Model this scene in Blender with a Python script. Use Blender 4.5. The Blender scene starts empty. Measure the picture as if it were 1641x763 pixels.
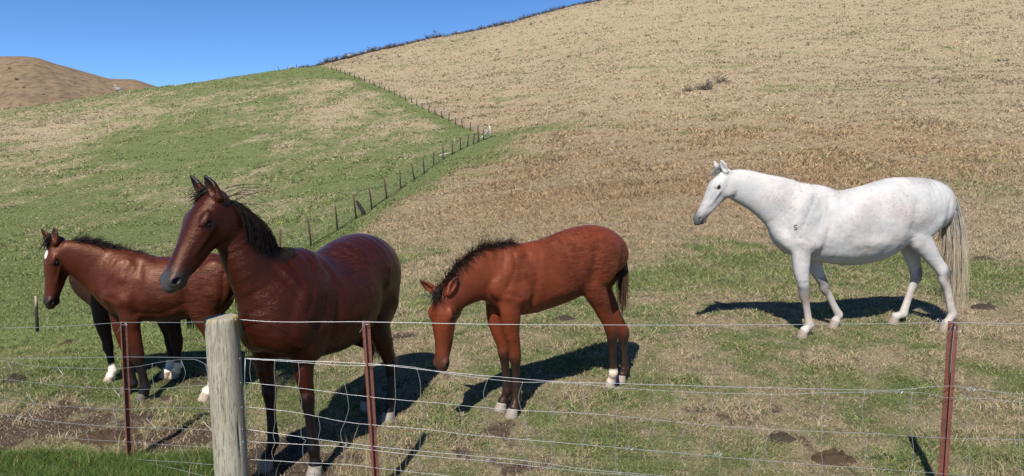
import bpy, math, random
import numpy as np
from mathutils import Vector, Matrix
R = math.radians
sc = bpy.context.scene
COL = sc.collection
rng = np.random.RandomState(7)
random.seed(7)

# ------------------------------------------------------------------ camera
H = 2.72
FPX = 1185.0
PITCH = R(5.85)
cam = bpy.data.cameras.new('camera')
cam.sensor_width = 36.0
cam.sensor_fit = 'HORIZONTAL'
cam.lens = 36.0 * FPX / 1641.0
cam.clip_start = 0.05
cam.clip_end = 20000
cam_o = bpy.data.objects.new('camera', cam)
cam_o.location = (0, 0, H)
cam_o.rotation_euler = (math.pi / 2 - PITCH, 0, 0)
COL.objects.link(cam_o)
sc.camera = cam_o

# ------------------------------------------------------------------ light
SUN_EL = R(49)
SDX, SDY = -0.29, -0.957                 # horizontal direction towards the sun
SUN_AZ = math.atan2(SDX, SDY)
w = bpy.data.worlds.new('World')
sc.world = w
w.use_nodes = True
nt = w.node_tree
sky = nt.nodes.new('ShaderNodeTexSky')
sky.sky_type = 'NISHITA'
sky.sun_disc = False
sky.sun_elevation = SUN_EL
sky.sun_rotation = SUN_AZ
sky.altitude = 6000
sky.air_density = 1.0
sky.dust_density = 0.0
sky.ozone_density = 4.0
bg = nt.nodes['Background']
bg.inputs['Strength'].default_value = 0.102
hs = nt.nodes.new('ShaderNodeHueSaturation')
hs.inputs['Saturation'].default_value = 1.12
nt.links.new(sky.outputs['Color'], hs.inputs['Color'])
nt.links.new(hs.outputs['Color'], bg.inputs['Color'])

sun = bpy.data.lights.new('sun', 'SUN')
sun.energy = 5.0
sun.angle = R(0.53)
sun.color = (1.0, 0.95, 0.87)
sun_o = bpy.data.objects.new('sun', sun)
sd = Vector((SDX, SDY, 0)).normalized() * math.cos(SUN_EL) + Vector((0, 0, math.sin(SUN_EL)))
sun_o.rotation_euler = sd.to_track_quat('Z', 'Y').to_euler()
sun_o.location = (-20, -40, 60)
COL.objects.link(sun_o)

sc.view_settings.view_transform = 'Standard'
sc.view_settings.look = 'None'
sc.view_settings.exposure = 0.76
sc.view_settings.gamma = 1.0

# ------------------------------------------------------------------ small helpers
def nrm(v):
    v = np.asarray(v, float)
    return v / max(np.linalg.norm(v), 1e-9)

def lerp(a, b, t):
    return np.asarray(a, float) * (1 - t) + np.asarray(b, float) * t

def sstep(a, b, x):
    t = np.clip((x - a) / (b - a), 0, 1)
    return t * t * (3 - 2 * t)

CP, SP = math.cos(PITCH), math.sin(PITCH)

def ray(u, v):
    x = (u - 820.5) / FPX
    y = (381.5 - v) / FPX
    return np.array([x, CP + y * SP, -SP + y * CP])

def pix(u, v, d):
    """the point at forward distance d seen in direction (u, v)"""
    r = ray(u, v)
    p = r * (d / r[1])
    return p + np.array([0, 0, H])

def ppm(d):
    return FPX / d

def project(p):
    q = np.asarray(p, float) - np.array([0, 0, H])
    dep = q[1] * CP - q[2] * SP
    up = q[1] * SP + q[2] * CP
    return 820.5 + FPX * q[0] / dep, 381.5 - FPX * up / dep

def vnoise(x, y, seed=0):
    """value noise 0..1, vectorised"""
    xi = np.floor(x).astype(np.int64); yi = np.floor(y).astype(np.int64)
    fx = x - xi; fy = y - yi
    fx = fx * fx * (3 - 2 * fx); fy = fy * fy * (3 - 2 * fy)
    def h(a, b):
        n = (a * 374761393 + b * 668265263 + seed * 1442695041) & 0xffffffff
        n = ((n ^ (n >> 13)) * 1274126177) & 0xffffffff
        n = (n ^ (n >> 16)) & 0xffff
        return n / 65535.0
    return (h(xi, yi) * (1 - fx) + h(xi + 1, yi) * fx) * (1 - fy) + (h(xi, yi + 1) * (1 - fx) + h(xi + 1, yi + 1) * fx) * fy

def fbm(x, y, seed=0, octv=4):
    s = 0; a = 0.5; t = 0
    for i in range(octv):
        s = s + a * vnoise(x, y, seed + i * 17); t += a
        x = x * 2.03 + 11.3; y = y * 2.03 - 7.7; a *= 0.5
    return s / t

def pchip(xs, ys, xq):
    xs = np.asarray(xs, float); ys = np.asarray(ys, float)
    h = np.diff(xs); dl = np.diff(ys) / h
    m = np.zeros_like(ys)
    m[0] = dl[0]; m[-1] = dl[-1]
    for i in range(1, len(xs) - 1):
        if dl[i - 1] * dl[i] > 0:
            w1 = 2 * h[i] + h[i - 1]; w2 = h[i] + 2 * h[i - 1]
            m[i] = (w1 + w2) / (w1 / dl[i - 1] + w2 / dl[i])
    xq = np.clip(xq, xs[0], xs[-1])
    k = np.clip(np.searchsorted(xs, xq) - 1, 0, len(xs) - 2)
    t = (xq - xs[k]) / h[k]
    return ((1 + 2 * t) * (1 - t) ** 2 * ys[k] + t * (1 - t) ** 2 * h[k] * m[k]
            + t * t * (3 - 2 * t) * ys[k + 1] + t * t * (t - 1) * h[k] * m[k + 1])

def mesh_np(name, V, F, mat=None, parent=None, attrs=None, smooth=True, link=True):
    """V (n,3); F (m,k) one polygon size; attrs: name -> (n,) float or (n,3) colour"""
    V = np.ascontiguousarray(V, np.float32); F = np.ascontiguousarray(F, np.int32)
    me = bpy.data.meshes.new(name)
    me.vertices.add(len(V)); me.vertices.foreach_set('co', V.ravel())
    k = F.shape[1]
    me.loops.add(F.size); me.loops.foreach_set('vertex_index', F.ravel())
    me.polygons.add(len(F)); me.polygons.foreach_set('loop_start', np.arange(0, F.size, k, dtype=np.int32))
    try:
        me.polygons.foreach_set('loop_total', np.full(len(F), k, np.int32))
    except Exception:
        pass
    me.polygons.foreach_set('use_smooth', np.full(len(F), bool(smooth)))
    for an, av in (attrs or {}).items():
        av = np.asarray(av, np.float32)
        if av.ndim == 1:
            a = me.attributes.new(an, 'FLOAT', 'POINT'); a.data.foreach_set('value', av)
        else:
            a = me.attributes.new(an, 'FLOAT_COLOR', 'POINT')
            c = np.ones((len(av), 4), np.float32); c[:, :3] = av
            a.data.foreach_set('color', c.ravel())
    me.update(calc_edges=True)
    if mat:
        me.materials.append(mat)
    o = bpy.data.objects.new(name, me)
    if link:
        COL.objects.link(o)
    if parent:
        o.parent = parent
    return o

def tag(o, label=None, cat=None, group=None, kind=None):
    if label: o['label'] = label
    if cat: o['category'] = cat
    if group: o['group'] = group
    if kind: o['kind'] = kind
    return o

def empty(name, loc=(0, 0, 0), rz=0.0):
    o = bpy.data.objects.new(name, None)
    o.location = loc; o.rotation_euler = (0, 0, rz)
    o.empty_display_size = 0.1
    COL.objects.link(o)
    return o

def tube_np(P, Rr, n=6, cap=True, squash=None):
    """P (k,3), Rr (k,) -> V, F(quads)"""
    P = np.asarray(P, float); Rr = np.broadcast_to(np.asarray(Rr, float), (len(P),))
    T = np.gradient(P, axis=0); T /= np.maximum(np.linalg.norm(T, axis=1, keepdims=True), 1e-9)
    ref = np.array([0.0, 0.0, 1.0]) if abs(T[:, 2]).mean() < 0.8 else np.array([0.0, 1.0, 0.0])
    S = np.cross(T, ref); S /= np.maximum(np.linalg.norm(S, axis=1, keepdims=True), 1e-9)
    N = np.cross(S, T)
    a = np.arange(n) * 2 * math.pi / n
    V = P[:, None, :] + Rr[:, None, None] * (np.cos(a)[None, :, None] * S[:, None, :] + np.sin(a)[None, :, None] * N[:, None, :])
    k = len(P)
    V = V.reshape(-1, 3)
    i = np.arange(k - 1)[:, None] * n; j = np.arange(n)[None, :]; j2 = (j + 1) % n
    F = np.stack([i + j, i + j2, i + n + j2, i + n + j], -1).reshape(-1, 4)
    if cap and n == 4:
        F = np.vstack([F, [[3, 2, 1, 0]], [[(k - 1) * n + q for q in range(4)]]])
    elif cap and n == 6:
        e = (k - 1) * n
        F = np.vstack([F, [[3, 2, 1, 0], [5, 4, 3, 0], [e, e + 1, e + 2, e + 3], [e, e + 3, e + 4, e + 5]]])
    elif cap and n == 8:
        e = (k - 1) * n
        F = np.vstack([F, [[3, 2, 1, 0], [7, 4, 3, 0], [7, 6, 5, 4], [e, e + 1, e + 2, e + 3], [e, e + 3, e + 4, e + 7], [e + 4, e + 5, e + 6, e + 7]]])
    return V, F

def join(parts):
    Vs, Fs, n = [], [], 0
    for V, F in parts:
        Vs.append(V); Fs.append(F + n); n += len(V)
    return np.vstack(Vs), np.vstack(Fs)

# ------------------------------------------------------------------ node helpers
class NT:
    def __init__(s, name):
        s.m = bpy.data.materials.new(name); s.m.use_nodes = True
        s.t = s.m.node_tree; s.t.nodes.clear()
        s.out = s.n('ShaderNodeOutputMaterial')
    def n(s, typ, **kw):
        x = s.t.nodes.new(typ)
        for k, v in kw.items():
            setattr(x, k, v)
        return x
    def l(s, a, b):
        s.t.links.new(a, b)
    def setin(s, node, key, val):
        if hasattr(val, 'is_output') or isinstance(val, bpy.types.NodeSocket):
            s.l(val, node.inputs[key])
        else:
            node.inputs[key].default_value = val
    def noise(s, scale, detail=4, rough=0.55, vec=None, dist=0.0):
        x = s.n('ShaderNodeTexNoise'); x.inputs['Scale'].default_value = scale
        x.inputs['Detail'].default_value = detail; x.inputs['Roughness'].default_value = rough
        x.inputs['Distortion'].default_value = dist
        if vec is not None: s.l(vec, x.inputs['Vector'])
        return x.outputs['Fac']
    def ramp(s, fac, stops, interp='LINEAR'):
        x = s.n('ShaderNodeValToRGB'); x.color_ramp.interpolation = interp
        e = x.color_ramp.elements
        while len(e) < len(stops): e.new(0.5)
        for q, (p, c) in zip(e, stops):
            q.position = p
            q.color = (c, c, c, 1) if not hasattr(c, '__len__') else (*c, 1)
        s.l(fac, x.inputs['Fac'])
        return x.outputs['Color']
    def mix(s, fac, a, b, blend='MIX'):
        x = s.n('ShaderNodeMix', data_type='RGBA', blend_type=blend)
        s.setin(x, 0, fac)
        for key, val in ((6, a), (7, b)):
            if isinstance(val, bpy.types.NodeSocket): s.l(val, x.inputs[key])
            else: x.inputs[key].default_value = (*val, 1) if len(val) == 3 else val
        return x.outputs[2]
    def math(s, op, a, b=None, clamp=False):
        x = s.n('ShaderNodeMath', operation=op, use_clamp=clamp)
        s.setin(x, 0, a)
        if b is not None: s.setin(x, 1, b)
        return x.outputs[0]
    def attr(s, name):
        x = s.n('ShaderNodeAttribute', attribute_name=name)
        return x
    def coord(s, which='Object'):
        return s.n('ShaderNodeTexCoord').outputs[which]
    def mapping(s, vec, scale=(1, 1, 1), rot=(0, 0, 0)):
        x = s.n('ShaderNodeMapping'); x.inputs['Scale'].default_value = scale; x.inputs['Rotation'].default_value = rot
        s.l(vec, x.inputs['Vector'])
        return x.outputs['Vector']
    def bump(s, h, strength=0.5, dist=0.01, normal=None):
        x = s.n('ShaderNodeBump'); x.inputs['Strength'].default_value = strength; x.inputs['Distance'].default_value = dist
        s.l(h, x.inputs['Height'])
        if normal is not None: s.l(normal, x.inputs['Normal'])
        return x.outputs['Normal']
    def bsdf(s, color=None, rough=0.6, metal=0.0, normal=None, spec=0.5, **kw):
        x = s.n('ShaderNodeBsdfPrincipled')
        if color is not None:
            if isinstance(color, bpy.types.NodeSocket): s.l(color, x.inputs['Base Color'])
            else: x.inputs['Base Color'].default_value = (*color, 1)
        s.setin(x, 'Roughness', rough); s.setin(x, 'Metallic', metal)
        x.inputs['Specular IOR Level'].default_value = spec
        if normal is not None: s.l(normal, x.inputs['Normal'])
        for k, v in kw.items():
            x.inputs[k.replace('_', ' ')].default_value = v
        return x
    def done(s, shader):
        s.l(shader if isinstance(shader, bpy.types.NodeSocket) else shader.outputs[0], s.out.inputs['Surface'])
        return s.m

# ------------------------------------------------------------------ terrain function
PLANE = 0.112
def plane_v(d):
    e = math.atan2(PLANE * d - H, d)
    return 381.5 + FPX * math.tan(-e - PITCH)

# per bearing: forward distance -> image height, read off fence posts and animals
COLS = {
    -700: {8: 575, 9.5: 565, 13: 545, 20: 505, 32: 455, 40: 430, 52: 398, 68: 360, 88: 322, 120: 282, 160: 250, 185: 240, 220: 245, 300: 270, 420: 320},
    0:    {8: 566, 9.5: 550, 13: 530, 20: 488, 32: 435, 40: 408, 52: 370, 68: 326, 88: 282, 120: 230, 160: 188, 185: 178, 220: 183, 300: 212, 420: 270},
    250:  {8: 554, 9.5: 536, 13: 505, 20: 463, 32: 415, 40: 388, 52: 350, 68: 306, 88: 264, 120: 213, 160: 170, 200: 145, 230: 142, 300: 160, 420: 230},
    500:  {8: 545, 9.5: 520, 13: 480, 20: 436, 32: 394, 40: 364, 52: 325, 68: 283, 88: 245, 120: 200, 160: 160, 200: 132, 250: 109, 275: 107, 330: 122, 450: 190},
    600:  {8: 540, 9.5: 510, 13: 462, 20: 412, 32: 363, 40: 333, 52: 302, 68: 272, 88: 239, 120: 196, 160: 157, 200: 128, 250: 99, 300: 84, 325: 83, 380: 100, 480: 170},
    700:  {8: 534, 9.5: 500, 13: 448, 20: 398, 32: 346, 40: 318, 52: 286, 68: 256, 88: 228, 120: 187, 160: 147, 200: 116, 250: 84, 300: 63, 330: 62, 390: 84, 480: 150},
    785:  {8: 530, 9.5: 490, 13: 436, 20: 386, 32: 334, 40: 308, 52: 278, 68: 248, 88: 221, 120: 178, 160: 137, 200: 105, 250: 70, 300: 47, 330: 45, 400: 70, 500: 140},
    960:  {8: 527, 9.5: 480, 13: 420, 20: 362, 32: 306, 40: 280, 52: 249, 68: 218, 88: 189, 120: 145, 160: 104, 200: 72, 250: 34, 300: 4, 335: 0, 400: 20, 500: 90},
    1300: {8: 526, 9.5: 475, 13: 408, 20: 342, 32: 283, 40: 254, 52: 221, 68: 189, 88: 158, 120: 114, 160: 72, 200: 38, 250: -2, 300: -35, 350: -50, 420: -40, 520: 30},
    1641: {8: 526, 9.5: 473, 13: 404, 20: 336, 32: 272, 40: 241, 52: 206, 68: 170, 88: 136, 120: 90, 160: 45, 200: 9, 250: -31, 300: -66, 350: -84, 420: -76, 520: 0},
    2300: {8: 526, 9.5: 472, 13: 402, 20: 332, 32: 266, 40: 233, 52: 195, 68: 155, 88: 117, 120: 66, 160: 16, 200: -24, 250: -70, 300: -110, 350: -130, 420: -124, 520: -40},
}
LD = np.linspace(math.log(6.0), math.log(7000), 360)
UU = np.linspace(-900, 2500, 240)
def _table():
    cu = sorted(COLS)
    prof = []
    dd = np.exp(LD)
    for u in cu:
        t = COLS[u]
        ds = [5.9, 6.4, 7.0] + sorted(t)
        vs = [plane_v(5.9), plane_v(6.4), plane_v(7.0) + (3 if u < 400 else 0)] + [t[k] for k in sorted(t)]
        last = ds[-1]
        vv = pchip(np.log(ds), vs, LD)
        e = PITCH + np.arctan((vv - 381.5) / FPX)          # angle below the horizon
        z = H - dd * np.tan(e)
        zl = np.interp(last, dd, z)
        z = np.where(dd > last, zl + (-30 - zl) * sstep(last, 2500, dd), z)
        prof.append(z)
    prof = np.array(prof)
    out = np.array([pchip(cu, prof[:, j], UU) for j in range(len(LD))]).T
    k = np.exp(-0.5 * (np.arange(-6, 7) / 2.6) ** 2); k /= k.sum()
    pad = np.pad(out, ((6, 6), (0, 0)), mode='edge')
    return sum(k[i] * pad[i:i + len(UU)] for i in range(13))
ZT = _table()

def gz(x, y):
    x = np.atleast_1d(np.asarray(x, float)); y = np.atleast_1d(np.asarray(y, float))
    yy = np.maximum(y, 6.0)
    u = np.clip(820.5 + FPX * x / yy, UU[0], UU[-1] - 1e-3)
    fu = (u - UU[0]) / (UU[1] - UU[0]); iu = np.clip(fu.astype(int), 0, len(UU) - 2); fu = fu - iu
    ld = np.clip(np.log(yy), LD[0], LD[-1] - 1e-6)
    fd = (ld - LD[0]) / (LD[1] - LD[0]); jd = np.clip(fd.astype(int), 0, len(LD) - 2); fd = fd - jd
    zt = (ZT[iu, jd] * (1 - fu) + ZT[iu + 1, jd] * fu) * (1 - fd) + (ZT[iu, jd + 1] * (1 - fu) + ZT[iu + 1, jd + 1] * fu) * fd
    z = np.where(y < 6.0, PLANE * y, np.where(y < 6.6, PLANE * y + (zt - PLANE * y) * sstep(6.0, 6.6, y), zt))
    z = z + 0.045 * (fbm(x * 1.6, y * 1.6, 3, 3) - 0.5) + 0.02 * (fbm(x * 7, y * 7, 5, 2) - 0.5)
    z = z + sstep(12, 40, y) * 0.35 * (fbm(x * .35, y * .35, 21, 3) - 0.5) + sstep(40, 140, y) * 1.6 * (fbm(x * .06, y * .06, 31, 4) - 0.5)
    return z

def g1(x, y):
    return float(gz(x, y)[0])

def ground_hit(u, v, d0=3.0, d1=420.0):
    r = ray(u, v); r = r / r[1]
    d = np.exp(np.linspace(math.log(d0), math.log(d1), 1500))
    below = (H + r[2] * d) < gz(r[0] * d, d)
    if not below.any():
        d_ = d1
    else:
        i = int(np.argmax(below))
        a, b = d[max(i - 1, 0)], d[i]
        for _ in range(14):
            m = 0.5 * (a + b)
            if H + r[2] * m < g1(r[0] * m, m): b = m
            else: a = m
        d_ = 0.5 * (a + b)
    return np.array([r[0] * d_, d_, H + r[2] * d_])

# how dry / bare / lush the ground is at a place (read at its bearing and distance)
def pmask(u, v, cu, cv, ru, rv):
    return np.exp(-(((u - cu) / ru) ** 2 + ((v - cv) / rv) ** 2))

def img_of(x, y, z):
    dep = y * CP - (z - H) * SP
    return 820.5 + FPX * x / dep, 381.5 - FPX * (y * SP + (z - H) * CP) / dep

FENCE_A = [ground_hit(u, v) for u, v in ((440, 432), (499, 395), (596, 335), (664, 288), (725, 247), (785, 221))]
FENCE_B = [ground_hit(u, v) for u, v in ((785, 221), (752, 209), (719, 195), (680, 177), (640, 155), (600, 136), (560, 122), (527, 110))]
_fy = np.array([p[1] for p in FENCE_A] + [p[1] for p in FENCE_B[1:]] + [330])
_fx = np.array([p[0] for p in FENCE_A] + [p[0] for p in FENCE_B[1:]] + [FENCE_B[-1][0] - 30])
_fo = np.argsort(_fy)

def dist_seg(x, y, pts):
    best = np.full(np.shape(x), 1e9)
    for a, b in zip(pts[:-1], pts[1:]):
        ab = np.array([b[0] - a[0], b[1] - a[1]])
        t = np.clip(((x - a[0]) * ab[0] + (y - a[1]) * ab[1]) / (ab @ ab), 0, 1)
        best = np.minimum(best, np.hypot(x - a[0] - t * ab[0], y - a[1] - t * ab[1]))
    return best

SOIL = [(906, 510, 30, 7), (1160, 452, 26, 6), (1580, 415, 40, 9), (1576, 492, 26, 6), (1400, 702, 60, 7), (1340, 735, 40, 6),
        (100, 690, 130, 22), (300, 720, 80, 26), (200, 690, 100, 16), (300, 550, 60, 12), (800, 738, 80, 12), (960, 650, 70, 12),
        (1130, 600, 40, 6), (1270, 590, 40, 6), (700, 760, 60, 12), (500, 700, 60, 25), (400, 740, 60, 20),
        (1010, 600, 90, 14), (880, 560, 60, 10), (640, 540, 40, 8), (1290, 700, 26, 5), (1230, 660, 40, 5)]

def ground_cover(x, y):
    z = gz(x, y)
    u, v = img_of(x, np.maximum(y, 3.0), z)
    fxl = np.interp(y, _fy[_fo], _fx[_fo])
    left = 1 - sstep(-1.0, 1.0, (x - fxl) / np.maximum(0.012 * y, .15))
    left = np.where(y < FENCE_A[0][1], 1 - sstep(480, 640, u + 0.6 * (v - 430)), left)
    st = 1 - .62 * sstep(12, 40, y)
    n1 = fbm(x * .35, y * .35 * st, 41, 4); n2 = fbm(x * 1.7, y * 1.7 * st, 43, 4); n3 = fbm(x * .07, y * .07 * st, 47, 4)
    n4 = fbm(x * 5, y * 5, 57, 3)
    tc = fbm(x * .05 + 5, z * 1.1, 59, 4)
    # right-hand hill: dry nearly everywhere
    dry_r = 0.97 - 0.25 * sstep(.5, .75, n1) - 0.2 * pmask(u, v, 1600, 280, 120, 50) - 0.30 * pmask(u, v, 780, 245, 70, 25)
    dry_r = dry_r - .30 * sstep(.56, .70, tc) * sstep(30, 60, y)
    dry_r = dry_r - 0.35 * sstep(330, 430, v) * sstep(.38, .62, n1) - 0.10 * sstep(370, 460, v)
    dry_r = dry_r - 0.5 * pmask(u, v, 1180, 395, 300, 22) * sstep(.35, .6, n2) - .55 * pmask(u, v, 760, 480, 200, 45)
    # left-hand hill: green with dry drifts
    dry_l = 0.23 + 0.6 * (n3 - .5) + 0.8 * (n1 - .5) + .5 * (n2 - .5)
    dry_l = dry_l + 0.42 * pmask(u, v, 560, 190, 190, 62) + 0.50 * pmask(u, v, 80, 205, 180, 28) + 0.28 * pmask(u, v, 220, 165, 160, 25) + .2 * pmask(u, v, 60, 260, 130, 40)
    dry_l = dry_l + .25 * pmask(u, v, 350, 330, 120, 30) - .55 * pmask(u, v, 490, 117, 60, 9) - .2 * pmask(u, v, 300, 250, 110, 40)
    dry_l = dry_l - .35 * sstep(400, 470, v)
    dry = dry_r * (1 - left) + dry_l * left
    dA = dist_seg(x, y, FENCE_A); dB = dist_seg(x, y, FENCE_B)
    dry = dry - 0.6 * np.exp(-(dA / (.025 * y + .4)) ** 2) - .8 * np.exp(-(dB / 1.9) ** 2) * (.25 + .75 * left) * sstep(80, 110, y)
    dry = dry - .42 * np.exp(-(dA / (.075 * y + 1.0)) ** 2) * (1 - left) * (y < 95) * (.6 + .8 * n2)
    # paddock by the fence: worn mix
    near = 1 - sstep(8.2, 10.5, y)
    dn = 0.60 + 0.9 * (n2 - .5) + .5 * (n1 - .5) - 0.42 * (1 - sstep(250, 640, u)) * (1 - sstep(600, 680, v)) - .25 * pmask(u, v, 1500, 620, 260, 60)
    dry = dry * (1 - near) + dn * near
    dry = np.clip(dry + .5 * (n4 - .5), 0, 1)
    dirt = np.zeros_like(dry)
    for cu, cv, ru, rv in SOIL:
        dirt = np.maximum(dirt, pmask(u, v, cu, cv, ru, rv))
    worn = (1 - sstep(330, 480, u)) * sstep(640, 665, v) * (1 - sstep(715, 735, v)) * sstep(.3, .6, n4 * .5 + n2 * .5)
    dirt = dirt * (0.1 + 1.5 * n2) * sstep(.40, .68, n4 * .7 + n2 * .4)
    dirt = np.maximum(dirt, worn * .95)
    dirt = np.maximum(dirt, sstep(.50, .66, n2 * .5 + n4 * .5) * near * sstep(530, 640, v) * .75)
    dirt = np.clip(dirt, 0, 1) * (1 - .35 * sstep(700, 1000, u))
    # lush verge on the camera's side of the fence, at the left
    lush = (1 - sstep(5.02, 5.36, y + .45 * (n2 - .5))) * (1 - sstep(-2.1, -1.75, x + .5 * (n2 - .5)))
    dirt = dirt * (1 - lush); dry = dry * (1 - lush) + .08 * lush
    return dry, dirt, lush, u, v, left

# ------------------------------------------------------------------ ground material and mesh
def ground_material():
    t = NT('pasture')
    co = t.coord('Object')
    dry = t.attr('dry').outputs['Fac']; dirt = t.attr('dirt').outputs['Fac']; red = t.attr('red').outputs['Fac']
    far = t.attr('far').outputs['Fac']
    nA = t.noise(38, 6, .7, co); nB = t.noise(7, 5, .65, co); nC = t.noise(1.3, 5, .6, co); nD = t.noise(150, 3, .6, co)
    green = t.mix(nA, (.080, .105, .034), (.195, .215, .090))
    tan = t.mix(nA, (.23, .18, .110), (.45, .365, .245))
    tan = t.mix(t.math('MULTIPLY', red, .65), tan, t.mix(nA, (.19, .135, .082), (.39, .29, .185)))
    d2 = t.math('ADD', dry, t.math('MULTIPLY', t.math('SUBTRACT', nB, .5), 1.1))
    d2 = t.math('ADD', d2, t.math('MULTIPLY', t.math('SUBTRACT', nC, .5), .5))
    c = t.mix(t.ramp(d2, [(.28, 0), (.72, 1)]), green, tan)
    def straw(rot, sc_):
        return t.noise(1.0, 2, .5, t.mapping(co, (sc_, sc_ * .12, sc_ * .3), (0, 0, rot)), .3)
    s1 = t.math('MAXIMUM', t.math('MAXIMUM', straw(.3, 190), straw(1.4, 170)), straw(2.4, 180))
    thatch = t.ramp(s1, [(.52, 0), (.72, 1)])
    tan = t.mix(t.math('MULTIPLY', thatch, .55), tan, (.50, .42, .29)); green = t.mix(t.math('MULTIPLY', thatch, .40), green, (.27, .26, .13))
    soil = t.mix(nA, (.042, .029, .020), (.16, .112, .078))
    soil = t.mix(t.ramp(nD, [(.6, 0), (.7, 1)]), soil, (.34, .27, .18))
    s2 = t.math('ADD', dirt, t.math('MULTIPLY', t.math('SUBTRACT', nB, .5), 1.0))
    c = t.mix(t.ramp(s2, [(.35, 0), (.6, 1)]), c, soil)
    hgt = t.math('ADD', t.math('ADD', t.math('MULTIPLY', nA, .6), t.math('MULTIPLY', s1, .5)), t.math('ADD', t.math('MULTIPLY', nB, 1.0), t.math('MULTIPLY', nD, .25)))
    nb = t.bump(hgt, .9, .05)
    nE = t.noise(2.4, 7, .78, co)
    mot = t.ramp(nE, [(.34, .50), (.50, .82), (.66, 1.02)])
    c = t.mix(1.0, c, mot, 'MULTIPLY')
    c = t.mix(1.0, c, (.90, .90, .90), 'MULTIPLY')
    return t.done(t.bsdf(c, .95, 0, nb, .1))

def build_ground():
    ys = np.concatenate([[-14, -8, -4, -1, 1], np.exp(np.linspace(math.log(2.0), math.log(430), 410)), np.exp(np.linspace(math.log(450), math.log(7000), 30))])
    ts = np.concatenate([np.linspace(-1.9, -.86, 40)[:-1], np.linspace(-.86, .86, 440), np.linspace(.86, 1.9, 40)[1:]])
    Y, T = np.meshgrid(ys, ts, indexing='ij')
    X = T * np.sqrt(Y * Y + 9.0)
    Z = gz(X.ravel(), Y.ravel()).reshape(X.shape)
    dry, dirt, lush, u, v, left = ground_cover(X.ravel(), Y.ravel())
    red = (pmask(u, v, 900, 300, 500, 130) + pmask(u, v, 1400, 250, 300, 60)) * (1 - left)
    ny, ntt = X.shape
    i = np.arange(ny - 1)[:, None] * ntt; j = np.arange(ntt - 1)[None, :]
    F = np.stack([i + j, i + j + 1, i + ntt + j + 1, i + ntt + j], -1).reshape(-1, 4)
    V = np.stack([X.ravel(), Y.ravel(), Z.ravel()], 1)
    o = mesh_np('ground', V, F, ground_material(), None, {'dry': dry, 'dirt': dirt, 'red': np.clip(red, 0, 1), 'far': sstep(10, 60, Y.ravel())})
    tag(o, kind='structure')

build_ground()

# distant bare hills at the left
def build_far_hill():
    t = NT('bare_hill')
    co = t.coord('Object')
    n1 = t.noise(.012, 6, .62, co); n2 = t.noise(.09, 6, .7, co); n3 = t.noise(.6, 3, .6, co)
    c = t.mix(n1, (.130, .090, .056), (.200, .145, .090))
    c = t.mix(t.ramp(n2, [(.35, 1), (.55, 0)]), c, (.090, .063, .045))
    c = t.mix(t.ramp(n3, [(.66, 0), (.74, 1)]), c, (.06, .055, .045))
    m = t.done(t.bsdf(c, .95, 0, t.bump(n2, .6, 3.0), .1))
    D = 1300.0
    def sky_v(u):
        return np.interp(u, [-900, -400, -150, 0, 50, 75, 100, 130, 185, 225, 262, 330, 420], [150, 104, 98, 93, 92.5, 95, 104, 112, 128, 129, 141, 168, 215])
    us = np.linspace(-900, 420, 240); ds = np.linspace(750, 1900, 120)
    U, Dm = np.meshgrid(us, ds, indexing='ij')
    X = (U - 820.5) / FPX * Dm * 1.0
    e = PITCH + np.arctan((sky_v(U) - 381.5) / FPX)
    ridge = H + D * np.tan(-e)
    f = np.where(Dm < D, sstep(700, D, Dm) ** 1.15, 1 - .5 * sstep(D, 2100, Dm))
    Z = -20 + (ridge + 20) * f
    # spurs running down towards the valley
    sp = 10 * (np.abs(fbm(U * .016 + Dm * .0022, Dm * .0022, 71, 3) - .5) * 2 - .5) * sstep(0, .35, f) * (1 - sstep(.82, .99, f))
    Z = Z + sp + 2.5 * (fbm(X * .02, Dm * .02, 73, 4) - .5) * (1 - sstep(.9, 1., f))
    nu, nd = U.shape
    i = np.arange(nu - 1)[:, None] * nd; j = np.arange(nd - 1)[None, :]
    F = np.stack([i + j, i + nd + j, i + nd + j + 1, i + j + 1], -1).reshape(-1, 4)
    o = mesh_np('far_hill', np.stack([X.ravel(), Dm.ravel(), Z.ravel()], 1), F, m)
    tag(o, kind='structure')

build_far_hill()

# ------------------------------------------------------------------ grass
def grass_material(name, trans=0.45):
    t = NT(name)
    c = t.attr('tint').outputs['Color']
    b = t.bsdf(c, .75, 0, None, .2)
    tr = t.n('ShaderNodeBsdfTranslucent'); t.l(c, tr.inputs['Color'])
    mx = t.n('ShaderNodeMixShader'); mx.inputs[0].default_value = trans
    t.l(b.outputs[0], mx.inputs[1]); t.l(tr.outputs[0], mx.inputs[2])
    return t.done(mx)

GRASS = grass_material('grass_blade')

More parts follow.
